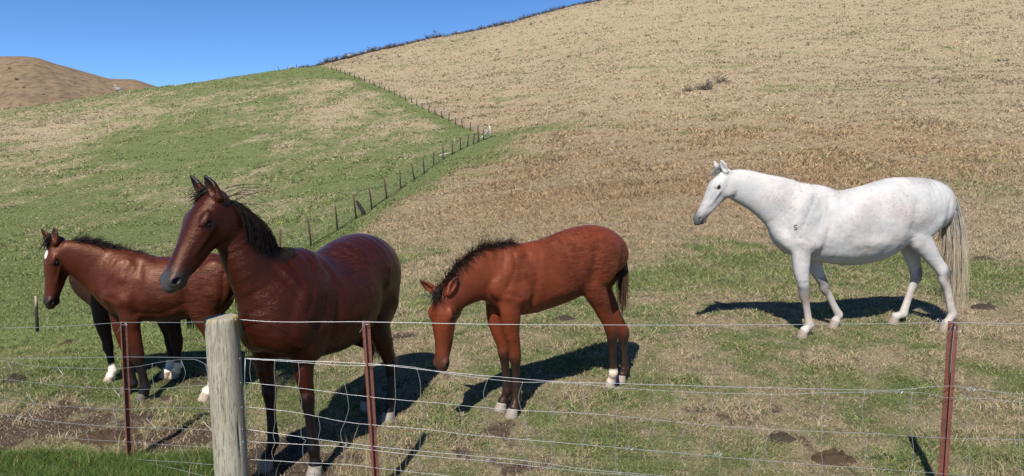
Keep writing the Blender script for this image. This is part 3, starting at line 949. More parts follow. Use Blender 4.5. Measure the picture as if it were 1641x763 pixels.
        for pl, sig, am in getattr(s, 'disp', []):
            best = np.full(len(V), 1e9)
            for p0, p1 in zip(pl[:-1], pl[1:]):
                ab = p1 - p0; tt = np.clip(((V[:, 0] - p0[0]) * ab[0] + (V[:, 2] - p0[1]) * ab[1]) / max(ab @ ab, 1e-9), 0, 1)
                best = np.minimum(best, np.hypot(V[:, 0] - p0[0] - tt * ab[0], V[:, 2] - p0[1] - tt * ab[1]))
            V = V + N * (am * np.exp(-(best / sig) ** 2) * sstep(.25, .6, np.abs(N[:, 1])) * sstep(.04, .09, np.abs(V[:, 1])))[:, None]
        V = V + N * (amp * (fbm(V[:, 0] * 6.5 + side, V[:, 2] * 6.5 + V[:, 1] * 3, 201, 3) - .5) + amp * .35 * (fbm(V[:, 0] * 17 + side, V[:, 2] * 17, 203, 2) - .5))[:, None]
        col = coat(s, V)
        zb = s.tr[3][0][2]
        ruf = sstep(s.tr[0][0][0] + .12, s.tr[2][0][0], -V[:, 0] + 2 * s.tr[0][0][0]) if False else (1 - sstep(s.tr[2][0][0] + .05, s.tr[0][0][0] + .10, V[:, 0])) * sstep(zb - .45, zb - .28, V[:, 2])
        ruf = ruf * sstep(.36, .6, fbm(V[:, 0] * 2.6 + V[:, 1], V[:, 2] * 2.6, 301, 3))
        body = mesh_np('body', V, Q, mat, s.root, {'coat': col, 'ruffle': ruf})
        s.V, s.Q = V, Q
        for hp, k, kind in s.hoofs:
            s.make_hoof(hp, k, kind, hooftint(s, hp))
        for c, r in s.eyes:
            a = np.linspace(0, math.pi, 9); b = np.linspace(0, 2 * math.pi, 15)[:-1]
            Vv = np.array([[math.sin(i) * math.cos(j), math.sin(i) * math.sin(j), math.cos(i)] for i in a for j in b])
            Ff = np.array([[i * 14 + j, (i + 1) * 14 + j, (i + 1) * 14 + (j + 1) % 14, i * 14 + (j + 1) % 14] for i in range(8) for j in range(14)])
            mesh_np('eye', c + Vv * r, Ff, M_EYE, s.root)
    def make_hoof(s, p, k, kind, tint):
        n = 16
        rings = [(.0, .066, .058, .012), (.012, .067, .059, .011), (.040, .059, .053, .004), (.070, .052, .048, -.004), (.085, .046, .043, -.010), (.088, .02, .02, -.010)]
        V = []
        a = np.arange(n) * 2 * math.pi / n
        for z, rx, ry, off in rings:
            cx = np.cos(a); sy = np.sin(a)
            x = np.where(cx > 0, cx * rx, cx * rx * .78) + off
            V.append(np.stack([p[0] + k * x, p[1] + k * sy * ry, p[2] - .008 + k * z + 0 * x], 1))
        V = np.vstack(V); m = len(rings)
        F = np.array([[i * n + j, i * n + (j + 1) % n, (i + 1) * n + (j + 1) % n, (i + 1) * n + j] for i in range(m - 1) for j in range(n)])
        mesh_np('hoof', V, F, M_HOOF, s.root, {'tint': np.tile(np.array(tint), (len(V), 1))})
    def strands(s, name, roots, dirs, lens, droop, r0, tint, segs=7, curl=.15, seed=0, guide=None, tipcol=None, taper=.25):
        """hair: each strand starts along dirs, then falls by droop"""
        rg = np.random.RandomState(seed)
        n = len(roots); roots = np.asarray(roots, float); dirs = np.asarray(dirs, float)
        P = np.empty((n, segs + 1, 3)); P[:, 0] = roots
        d = dirs / np.linalg.norm(dirs, axis=1, keepdims=True)
        step = (np.asarray(lens) / segs)[:, None]
        ph = rg.normal(0, 1, (n, 3)) * curl
        for i in range(segs):
            d = d + np.array([0, 0, -1.0])[None] * np.asarray(droop).reshape(-1, 1) / segs * 2 + ph / segs + rg.normal(0, curl * .35, (n, 3)) / segs
            if guide is not None: d = guide(P[:, i], d, i)
            d /= np.linalg.norm(d, axis=1, keepdims=True)
            P[:, i + 1] = P[:, i] + d * step
        Vs = []; a = np.arange(3) * 2 * math.pi / 3
        T = np.gradient(P, axis=1); T /= np.maximum(np.linalg.norm(T, axis=2, keepdims=True), 1e-9)
        ref = np.array([.31, .77, .13])
        S = np.cross(T, ref); S /= np.maximum(np.linalg.norm(S, axis=2, keepdims=True), 1e-9); N = np.cross(S, T)
        tt = np.linspace(0, 1, segs + 1)
        rad = r0 * (1 - (1 - taper) * tt ** 1.5)[None, :, None, None] * rg.uniform(.6, 1.3, n)[:, None, None, None]
        V = P[:, :, None, :] + rad * (np.cos(a)[None, None, :, None] * S[:, :, None, :] + np.sin(a)[None, None, :, None] * N[:, :, None, :])
        V = V.reshape(-1, 3)
        k = (segs + 1) * 3
        f = []
        for i in range(segs):
            for j in range(3):
                f.append([i * 3 + j, i * 3 + (j + 1) % 3, i * 3 + 3 + (j + 1) % 3, i * 3 + 3 + j])
        F = (np.arange(n)[:, None, None] * k + np.array(f)[None]).reshape(-1, 4)
        tn = np.asarray(tint)[None] * rg.uniform(.55, 1.5, n)[:, None]
        C = np.repeat(tn, k, 0)
        if tipcol is not None:
            w_ = np.tile(np.repeat(tt, 3), n)[:, None]
            tc = np.asarray(tipcol)[None] * rg.uniform(.7, 1.3, n)[:, None]
            w_ = sstep(.15, .7, w_)
            C = C * (1 - w_) + np.repeat(tc, k, 0) * w_
        return mesh_np(name, V, F, M_HAIR, s.root, {'tint': C})
    def crest_points(s, pts, n, rg, jitter=.02):
        """random points along a local polyline with tangents"""
        pts = np.asarray(pts, float)
        L = np.r_[0, np.cumsum(np.linalg.norm(np.diff(pts, axis=0), axis=1))]
        q = rg.uniform(0, L[-1], n)
        P = np.stack([np.interp(q, L, pts[:, i]) for i in range(3)], 1)
        return P + rg.normal(0, jitter, P.shape) * [1, 1, .3], q / L[-1]

def wrap_down(s, body_pts, off=.012):
    """guide that keeps strands outside the body surface"""
    from mathutils.kdtree import KDTree
    V, Q = s.V, s.Q
    nrmv = np.zeros_like(V)
    fn = np.cross(V[Q[:, 2]] - V[Q[:, 0]], V[Q[:, 3]] - V[Q[:, 1]])
    for i in range(4):
        for x in range(3):
            nrmv[:, x] += np.bincount(Q[:, i], fn[:, x], len(V))
    nrmv /= np.maximum(np.linalg.norm(nrmv, axis=1, keepdims=True), 1e-9)
    sel = np.where((V[:, 0] > body_pts[0]) & (V[:, 2] > body_pts[1]))[0]
    kd = KDTree(len(sel))
    for i, j in enumerate(sel): kd.insert(V[j], i)
    kd.balance()
    def g(P, d, step):
        for i in range(len(P)):
            co, j, dist = kd.find(P[i])
            n_ = nrmv[sel[j]]; h = (P[i] - V[sel[j]]) @ n_
            if h < off and dist < .12:
                dn = d[i] @ n_
                if dn < 0: d[i] = d[i] - n_ * dn
                d[i] = d[i] + n_ * (off - h) * 9
        return d
    return g

def bay_coat(body, dark, pts=.015, sock=None, star=None, muz=(.018, .014, .013), shade=None, black_to=.14):
    body = np.array(body); dark = np.array(dark)
    def f(s, V):
        n = len(V)
        c = np.tile(body, (n, 1))
        ns = fbm(V[:, 0] * 3 + V[:, 1] * 2, V[:, 2] * 3, 7, 3)
        c = c * (.78 + .44 * ns)[:, None]
        # belly and flank a little warmer, top line darker
        # dark lower legs
        hx = np.array([l[2] for l in s.legs])
        d2 = (V[:, None, 0] - hx[None, :, 0]) ** 2 + (V[:, None, 1] - hx[None, :, 1]) ** 2
        leg = np.argmin(d2, 1)
        kz = np.array([l[0][2] for l in s.legs])[leg]
        w_ = 1 - sstep(kz - .06, kz + black_to, V[:, 2] + .05 * (ns - .5))
        c = c * (1 - w_)[:, None] + dark * w_[:, None]
        for li, hgt, colr in (sock or []):
            m = (leg == li)
            w_ = np.where(m, 1 - sstep(hgt - .015, hgt + .015, V[:, 2] - s.legs[li][2][2] + .03 * (ns - .5)), 0)
            c = c * (1 - w_)[:, None] + np.array(colr) * w_[:, None]
        # muzzle
        L = (V - s.ho) @ np.stack([s.hX, s.hY / s.wf, s.hZ]).T / s.hs
        isd = (L[:, 0] > -.15) & (L[:, 0] < .72) & (np.abs(L[:, 1]) < .16) & (L[:, 2] > -.28) & (L[:, 2] < .2)
        w_ = np.where(isd, sstep(.46, .56, L[:, 0] - L[:, 2] * .25), 0)
        c = c * (1 - w_)[:, None] + np.array(muz) * w_[:, None]
        for q in (1, -1):
            e = np.sqrt((L[:, 0] - .184) ** 2 + (L[:, 1] - .098 * q) ** 2 + (L[:, 2] - .004) ** 2)
            w_ = .75 * (1 - sstep(.022, .045, e))
            c = c * (1 - w_)[:, None] + dark * w_[:, None]
            e = np.sqrt(((L[:, 0] - .568) / .027) ** 2 + ((L[:, 1] - .058 * q) / .022) ** 2 + ((L[:, 2] + .020) / .017) ** 2)
            w_ = 1 - sstep(.7, 1.05, e)
            c = c * (1 - w_)[:, None] + np.array((.006, .004, .004)) * w_[:, None]
        if star:
            sx, sy, sz, a, b = star
            e = np.sqrt(((L[:, 0] - sx) / a) ** 2 + ((L[:, 1] - sy) / b) ** 2) + .5 * (ns - .5)
            w_ = np.where(isd & (L[:, 2] > .02), 1 - sstep(.8, 1.1, e), 0)
            c = c * (1 - w_)[:, None] + np.array((.72, .66, .58)) * w_[:, None]
        # ears dark at the rim
        for tpt in s.eartips:
            e = np.linalg.norm(V - tpt, axis=1)
            w_ = .85 * (1 - sstep(.02, .10 * s.hs, e))
            c = c * (1 - w_)[:, None] + dark * w_[:, None]
        if shade is not None: c = shade(s, V, c)
        return np.clip(c, 0, 1)
    return f

BLK = (.012, .0085, .0075)

def crest_of(nodes):
    P = np.array([n[0] for n in nodes], float); T = np.gradient(P, axis=0)
    T /= np.linalg.norm(T, axis=1, keepdims=True)
    S = np.array([nrm(n[1]) for n in nodes]); N = np.cross(T, S)
    N /= np.linalg.norm(N, axis=1, keepdims=True)
    N *= np.sign(N @ np.array([-.6, 0, 1.0]))[:, None]
    return P + N * np.array([n[3] for n in nodes])[:, None] * .97, N

class Traced(Horse):
    """a horse standing side-on: its outline is read on its own mid plane"""
    def P(s, u, v, off=0.0):
        r = ray(u, v); q = np.array([0, 0, H]) - s.o
        t = (off - q @ s.left) / (r @ s.left)
        return s.loc(np.array([0, 0, H]) + r * t)
    def secs(s, rows):
        out = []
        for u, vt, vb, hw in rows:
            a, b = s.P(u, vt), s.P(u, vb)
            out.append(((a + b) / 2, hw, np.linalg.norm(a - b) / 2))
        return out
    def neck_px(s, rows, sides=None):
        s_ = FPX / (s.o[1] * CP - (s.o[2] + 1.2 - H) * SP)
        return [(s.P(u, v, off), (0, 1, 0) if sides is None else sides[i], hw, hd / s_) for i, (u, v, hd, hw, off) in enumerate(rows)]

def tail(h, root, n, ln, r0, tint, back=(-.6, 0, -.4), tipcol=None, spread=.03, droop=1.4, seed=1, curl=.2):
    rg = np.random.RandomState(seed)
    rt = np.asarray(root, float)[None] + rg.normal(0, 1, (n, 3)) * [spread * .6, spread, spread * 1.2]
    d = np.asarray(back, float)[None] + rg.normal(0, .10, (n, 3))
    L = ln * rg.uniform(.55, 1.0, n)
    h.strands('tail', rt, d, L, np.full(n, droop), r0, tint, 10, curl, seed, None, tipcol)

def mean2(a, b):
    return (np.asarray(a) + np.asarray(b)) / 2

# ---------------------------------------------------------------- the white horse, side-on at the right
def white_horse():
    nf, ff, nh, fh = ground_hit(1287, 541), ground_hit(1337, 525), ground_hit(1514, 530), ground_hit(1433, 518)
    h = Traced(mean2(nf, ff), mean2(nh, fh), .0095, 'white flea-bitten grey horse standing side-on with a long cream tail')
    P = h.P
    h.trunk(h.secs([(1258, 345, 411, .15), (1276, 318, 414, .19), (1298, 296, 416, .20), (1330, 305, 421, .25), (1360, 303, 425, .29), (1399, 294, 418, .30), (1430, 284, 396, .28), (1468, 284, 376, .265), (1495, 291, 370, .22), (1509, 303, 360, .14)]))
    h.foreleg(P(1279, 362, .10), P(1284, 414, .13), P(1289, 472, .13), P(1297, 521, .13), h.loc(nf), 1.0)
    h.foreleg(P(1282, 365, -.10), P(1302, 413, -.13), P(1321, 459, -.14), P(1344, 505, -.14), h.loc(ff), 1.0)
    h.hindleg(P(1487, 325, .10), P(1470, 376, .13), P(1513, 441, .13), P(1526, 504, .13), h.loc(nh), 1.0)
    h.hindleg(P(1480, 330, -.10), P(1456, 380, -.13), P(1468, 441, -.14), P(1447, 503, -.14), h.loc(fh), 1.0)
    nk = h.neck_px([(1288, 352, 52, .16, 0), (1252, 327, 42, .12, 0), (1216, 309, 31, .095, 0), (1187, 298, 26, .085, 0), (1171, 294, 21, .075, 0)])
    h.neck(nk)
    h.muscles(P(1284, 414)[[0, 2]], P(1300, 297)[[0, 2]], P(1462, 378)[[0, 2]], P(1484, 330)[[0, 2]], 1.0, 1.1)
    # shoulder, forearm, thigh and flank muscle
    h.ells.append((P(1268, 385, .11), np.array([.09, .05, .10]), None, .07))
    h.ells.append((P(1300, 385, .16), np.array([.15, .05, .12]), None, .06))
    h.ells.append((P(1288, 340, .15), np.array([.09, .04, .18]), [(1, 0, .5), (0, 1, 0), (-.5, 0, 1)], .09))
    h.ells.append((P(1492, 345, .16), np.array([.13, .05, .20]), None, .06))
    h.head(P(1154.5, 272.5), (.55, .02, -.835), (.835, 0, .55), .97,
           {1: (.45, .10, .88), -1: (.52, -.12, .86), 'f1': (.6, .75, 0), 'f-1': (.6, -.75, 0)}, .125)
    def shade(s, V, c):
        ns = fbm(V[:, 0] * 5 + V[:, 1] * 3, V[:, 2] * 5, 17, 4)
        leg = np.argmin(np.stack([(V[:, 0] - l[2][0]) ** 2 + (V[:, 1] - l[2][1]) ** 2 for l in s.legs], 1), 1)
        for li, l in enumerate(s.legs):
            # grey smudges on the knees and hocks, cream lower legs
            e = np.linalg.norm((V - (l[0] + np.array([.02 if l[3] == 'f' else -.04, 0, 0]))) / np.array([.095, .12, .11]), axis=1)
            w_ = (1 - sstep(.5, 1.35, e + 1.2 * (ns - .5))) * [.85, .7, 1.0, .6][li]
            c = c * (1 - w_)[:, None] + np.array((.05, .047, .048)) * w_[:, None]
            w_ = .45 * (leg == li) * (1 - sstep(l[0][2] - .1, l[0][2] + .06, V[:, 2]))
            c = c * (1 - w_)[:, None] + np.array((.36, .30, .235)) * w_[:, None]
        return c
    coat = bay_coat((.80, .77, .74), (.055, .05, .05), shade=shade, muz=(.20, .17, .17))
    def coat2(s, V):
        c = coat(s, V)
        return c
    # a white horse has no dark points: keep only muzzle, eyes and smudges
    def coat3(s, V):
        n = len(V); ns = fbm(V[:, 0] * 3 + V[:, 1] * 2, V[:, 2] * 3, 7, 3)
        c = np.tile(np.array((.395, .389, .383)), (n, 1)) * (.93 + .12 * ns)[:, None]
        L = (V - s.ho) @ np.stack([s.hX, s.hY / s.wf, s.hZ]).T / s.hs
        isd = (L[:, 0] > -.15) & (L[:, 0] < .72) & (np.abs(L[:, 1]) < .16) & (L[:, 2] > -.28) & (L[:, 2] < .2)
        w_ = np.where(isd, sstep(.43, .57, L[:, 0] - L[:, 2] * .3), 0) * .92
        c = c * (1 - w_)[:, None] + np.array((.06, .056, .058)) * w_[:, None]
        for q in (1, -1):
            e = np.sqrt((L[:, 0] - .184) ** 2 + (L[:, 1] - .085 * q) ** 2 + (L[:, 2] - .004) ** 2)
            w_ = .9 * (1 - sstep(.020, .036, e)); c = c * (1 - w_)[:, None] + np.array((.06, .055, .055)) * w_[:, None]
            e = np.sqrt(((L[:, 0] - .572) / .024) ** 2 + ((L[:, 1] - .055 * q) / .022) ** 2 + ((L[:, 2] + .018) / .014) ** 2)
            w_ = 1 - sstep(.7, 1.1, e); c = c * (1 - w_)[:, None] + np.array((.02, .016, .016)) * w_[:, None]
        return np.clip(shade(s, V, c), 0, 1)
    h.build(M_GREY, coat3, lambda s, p: (.32, .25, .20))
    cp, cn = crest_of(nk)
    rg = np.random.RandomState(5)
    pts = np.vstack([cp[0] + [-.02, 0, .02], cp[1:]])
    rt, q = h.crest_points(pts, 420, rg, .008)
    g = wrap_down(h, (.2, .9))
    h.strands('mane', rt, np.tile([-.35, -.55, .25], (420, 1)) + rg.normal(0, .12, (420, 3)), rg.uniform(.05, .10, 420), np.full(420, .8), .0028, (.30, .29, .29), 5, .3, 5, g)
    rt = h.HL(-.03, 0, .05)[None] + rg.normal(0, .018, (90, 3))
    h.strands('forelock', rt, np.tile(h.hX * .8 + h.hZ * .35, (90, 1)) + rg.normal(0, .15, (90, 3)), rg.uniform(.08, .15, 90), np.full(90, .2), .0025, (.16, .155, .16), 5, .3, 6)
    tr = P(1506, 299)
    tail(h, tr, 1500, 1.42, .0022, (.30, .29, .28), (-.52, .14, -.36), (.40, .33, .235), .022, 3.0, 3, .19)
    # small letter branded on the near shoulder
    s_ = [(.9, .9), (.5, 1.0), (.1, .9), (0, .72), (.2, .56), (.5, .5), (.8, .43), (1, .25), (.88, .08), (.5, 0), (.1, .1)]
    V = h.V; near = np.where((V[:, 1] > .1) & (V[:, 0] > -.2))[0]
    pts = []
    for a, b in s_:
        uu, vv = 1272.2 + 5.5 * a, 368.0 - 7.5 * b
        tgt = P(uu, vv, .28); eye = h.loc([0, 0, H]); dr = nrm(tgt - eye)
        k = (V[near] - eye) @ dr; dd = np.linalg.norm((V[near] - eye) - k[:, None] * dr, axis=1)
        cand = dd < .02
        pts.append(eye + dr * ((k[cand]).min() - .001))
    Vt, Ft = tube_np(np.array(pts), .0042, 6)
    t = NT('brand_scar'); m = t.done(t.bsdf((.16, .14, .14), .8))
    mesh_np('brand_mark', Vt, Ft, m, h.root)
    return h

# ---------------------------------------------------------------- the foal with its head down, in the middle
def foal():
    nf, ff, nh, fh = ground_hit(822, 667), ground_hit(804, 657), ground_hit(978, 622), ground_hit(996, 612)
    h = Traced(mean2(nf, ff), mean2(nh, fh), .0082, 'red bay foal with its head lowered between the dark mare and the white horse')
    P = h.P
    h.trunk(h.secs([(800, 405, 488, .12), (816, 391, 503, .15), (842, 389, 504, .175), (878, 381, 493, .19), (911, 368, 480, .185), (936, 361, 462, .185), (960, 362, 450, .175), (980, 375, 442, .14), (991, 392, 432, .09)]))
    h.foreleg(P(814, 445, .07), P(818, 498, .09), P(826, 573, .06), P(828, 635, .05), h.loc(nf), .93)
    h.foreleg(P(799, 445, -.07), P(796, 502, -.09), P(808, 566, -.07), P(813, 627, -.06), h.loc(ff), .93)
    h.hindleg(P(968, 400, .08), P(951, 455, .10), P(981, 535, .08), P(983, 598, .07), h.loc(nh), .86)
    h.hindleg(P(975, 405, -.08), P(962, 460, -.10), P(999, 537, -.08), P(1001, 592, -.07), h.loc(fh), .86)
    nk = h.neck_px([(806, 440, 47, .13, 0), (775, 439, 41, .10, 0), (746, 455, 33, .085, .01), (724, 474, 25, .075, .04), (714, 484, 20, .068, .06)])
    h.neck(nk, .06)
    h.muscles(P(818, 498)[[0, 2]], P(818, 390)[[0, 2]], P(949, 457)[[0, 2]], P(970, 402)[[0, 2]], .82, 1.2)
    h.ells.append((P(800, 462, .10), np.array([.07, .04, .08]), None, .04))
    h.ells.append((P(832, 470, .13), np.array([.10, .04, .09]), None, .05))
    h.ells.append((P(820, 432, .095), np.array([.06, .03, .12]), [(1, 0, .5), (0, 1, 0), (-.5, 0, 1)], .05))
    h.ells.append((P(970, 420, .13), np.array([.11, .04, .16]), None, .05))
    fw = np.array([-.42, -.907, 0]); psi = R(7)
    face = h.ldir(np.array([0, 0, -1]) * math.cos(psi) + fw * math.sin(psi)); up = h.ldir(fw * math.cos(psi) + np.array([0, 0, 1]) * math.sin(psi))
    h.head(P(705, 468, .08), face, up, .98,
           {-1: h.ldir((-.72, -.1, .55)), 1: h.ldir((.45, .25, .80)), 'f-1': h.ldir((-.3, -.9, -.2)), 'f1': h.ldir((.5, -.8, 0))}, .135)
    coat = bay_coat((.122, .0285, .0128), (.022, .013, .010), sock=[(2, .19, (.70, .58, .46))], muz=(.055, .026, .018), black_to=.10)
    h.build(M_BAY, coat, lambda s, p: (.34, .29, .25))
    rg = np.random.RandomState(8)
    cp, cn = crest_of(nk)
    pts = np.vstack([P(818, 391)[None], cp])
    n = 1700
    rt, q = h.crest_points(pts, n, rg, .010)
    N = np.stack([np.interp(q, np.linspace(0, 1, len(cn)), cn[:, i]) for i in range(3)], 1)
    h.strands('mane', rt - N * .012, N * .60 + np.array([-.25, .45, .05]) + rg.normal(0, .20, (n, 3)), rg.uniform(.06, .13, n), np.full(n, .45), .0019, (.022, .013, .010), 5, .35, 8)
    rt = h.HL(-.02, 0, .05)[None] + rg.normal(0, .022, (170, 3))
    h.strands('forelock', rt, np.tile(h.hX * .9 + h.hZ * .35, (170, 1)) + rg.normal(0, .28, (170, 3)), rg.uniform(.06, .13, 170), np.full(170, .1), .0028, (.020, .013, .011), 5, .4, 9)
    tail(h, P(993, 394), 300, .64, .0032, (.020, .012, .010), (-.36, .0, -.8), (.06, .03, .02), .014, 2.8, 4, .12)
    return h

# ---------------------------------------------------------------- the brown yearling at the left
def yearling():
    nf, ff, nh, fh = ground_hit(229, 642), ground_hit(204, 631), ground_hit(331, 640), ground_hit(352, 624)
    h = Traced(mean2(nf, ff), mean2(nh, fh), .0085, 'brown bay young horse with a white forehead star behind the rusty post')
    P = h.P
    h.trunk(h.secs([(172, 425, 497, .11), (188, 410, 506, .15), (215, 405, 512, .175), (245, 411, 515, .20), (275, 412, 514, .21), (305, 407, 507, .20), (335, 404, 495, .185), (358, 412, 482, .15), (371, 430, 470, .09)]))
    h.foreleg(P(200, 445, .08), P(207, 497, .11), P(222, 573, .10), P(233, 621, .10), h.loc(nf), .95)
    h.foreleg(P(196, 445, -.08), P(192, 498, -.10), P(207, 575, -.10), P(213, 615, -.10), h.loc(ff), .92)
    h.hindleg(P(350, 440, .09), P(326, 492, .11), P(352, 565, .11), P(342, 616, .11), h.loc(nh), .95)
    h.hindleg(P(352, 440, -.09), P(334, 495, -.11), P(366, 560, -.11), P(360, 606, -.11), h.loc(fh), .95)
    nk = h.neck_px([(196, 446, 46, .14, 0), (168, 435, 41, .105, 0), (142, 421, 34, .09, .02), (118, 410, 27, .08, .05), (104, 404, 21, .07, .07)])
    h.neck(nk, .06)
    h.muscles(P(207, 497)[[0, 2]], P(214, 406)[[0, 2]], P(328, 492)[[0, 2]], P(350, 440)[[0, 2]], .86, 1.2)
    h.ells.append((P(180, 470, .11), np.array([.08, .05, .09]), None, .04))
    h.ells.append((P(205, 478, .14), np.array([.12, .05, .10]), None, .05))
    h.ells.append((P(196, 440, .105), np.array([.06, .03, .12]), [(1, 0, .5), (0, 1, 0), (-.5, 0, 1)], .05))
    h.ells.append((P(345, 452, .15), np.array([.12, .05, .18]), None, .05))
    fw = np.array([-.60, -.80, 0]); psi = R(12)
    face = h.ldir(np.array([0, 0, -1]) * math.cos(psi) + fw * math.sin(psi)); up = h.ldir(fw * math.cos(psi) + np.array([0, 0, 1]) * math.sin(psi))
    h.head(P(80, 387, .09), face, up, .88,
           {-1: h.ldir((-.55, .05, .83)), 1: h.ldir((-.08, .05, 1)), 'f-1': h.ldir((-.5, -.85, 0)), 'f1': h.ldir((-.2, -.95, 0))}, .135)
    coat = bay_coat((.058, .0140, .0064), (.010, .0065, .0055), sock=[(2, .20, (.74, .66, .56)), (3, .18, (.74, .66, .56))], star=(.12, .0, 0, .045, .026), black_to=.20)
    h.build(M_BAY2, coat, lambda s, p: (.55, .44, .33) if p[0] < 0 else (.10, .085, .075))
    rg = np.random.RandomState(11)
    cp, cn = crest_of(nk)
    pts = np.vstack([P(232, 410)[None], P(214, 406)[None], cp])
    n = 900
    rt, q = h.crest_points(pts, n, rg, .010)
    N = np.stack([np.interp(q, np.linspace(0, 1, len(cn)), cn[:, i]) for i in range(3)], 1)
    h.strands('mane', rt - N * .012, N * .75 + np.array([-.4, -.1, .05]) + rg.normal(0, .22, (n, 3)), rg.uniform(.05, .13, n) * (.55 + q * .6), np.full(n, .4), .0028, (.014, .010, .009), 5, .35, 12)
    rt = h.HL(-.03, 0, .05)[None] + rg.normal(0, .02, (130, 3))
    h.strands('forelock', rt, np.tile(h.hX * .9 + h.hZ * .3 - h.hY * .2, (130, 1)) + rg.normal(0, .2, (130, 3)), rg.uniform(.05, .11, 130), np.full(130, .1), .003, (.014, .010, .009), 5, .4, 13)
    tail(h, P(372, 432), 300, .98, .0045, (.012, .009, .008), (-.55, .1, -.5), None, .022, 1.3, 14, .22)
    return h

# ---------------------------------------------------------------- the dark one mostly hidden behind the yearling
def hidden_horse():
    nf, ff, nh, fh = ground_hit(176, 613), ground_hit(206, 601), ground_hit(281, 604), ground_hit(266, 604)
    h = Traced(mean2(nf, ff), mean2(nh, fh), .013, 'blackish brown young horse mostly hidden behind the brown one, three white socks showing')
    P = h.P
    h.trunk(h.secs([(158, 440, 500, .10), (172, 425, 506, .14), (200, 420, 510, .17), (235, 424, 510, .19), (262, 424, 503, .18), (280, 432, 492, .14), (290, 445, 480, .09)]))
    h.foreleg(P(166, 455, .06), P(163, 500, .08), P(174, 557, .07), P(181, 594, .07), h.loc(nf), .84)
    h.foreleg(P(180, 455, -.06), P(195, 495, -.08), P(208, 552, -.08), P(212, 585, -.08), h.loc(ff), .9)
    h.hindleg(P(275, 450, .08), P(270, 495, .08), P(283, 550, .05), P(286, 585, .05), h.loc(nh), .80)
    h.hindleg(P(272, 450, -.06), P(262, 495, -.06), P(274, 550, -.05), P(272, 586, -.05), h.loc(fh), .78)
    nk = h.neck_px([(172, 458, 44, .12, 0), (150, 450, 36, .095, 0), (140, 442, 30, .08, 0), (138, 432, 22, .07, 0)])
    h.neck(nk, .06)
    h.head(P(146, 424), (-.35, -.75, -.55), (.2, -.5, .8), .60, {1: (-.9, .1, .2), -1: (-.9, -.1, .2)}, .13)
    coat = bay_coat((.026, .0125, .0085), (.020, .012, .010), sock=[(0, .17, (.76, .68, .56)), (2, .15, (.76, .68, .58)), (3, .15, (.76, .68, .58))], black_to=.1)
    h.build(M_BLACK, coat, lambda s, p: (.60, .48, .36))
    tail(h, P(290, 446), 200, .52, .005, (.012, .009, .008), (-.5, .05, -.6), None, .02, 1.4, 24, .22)
    return h

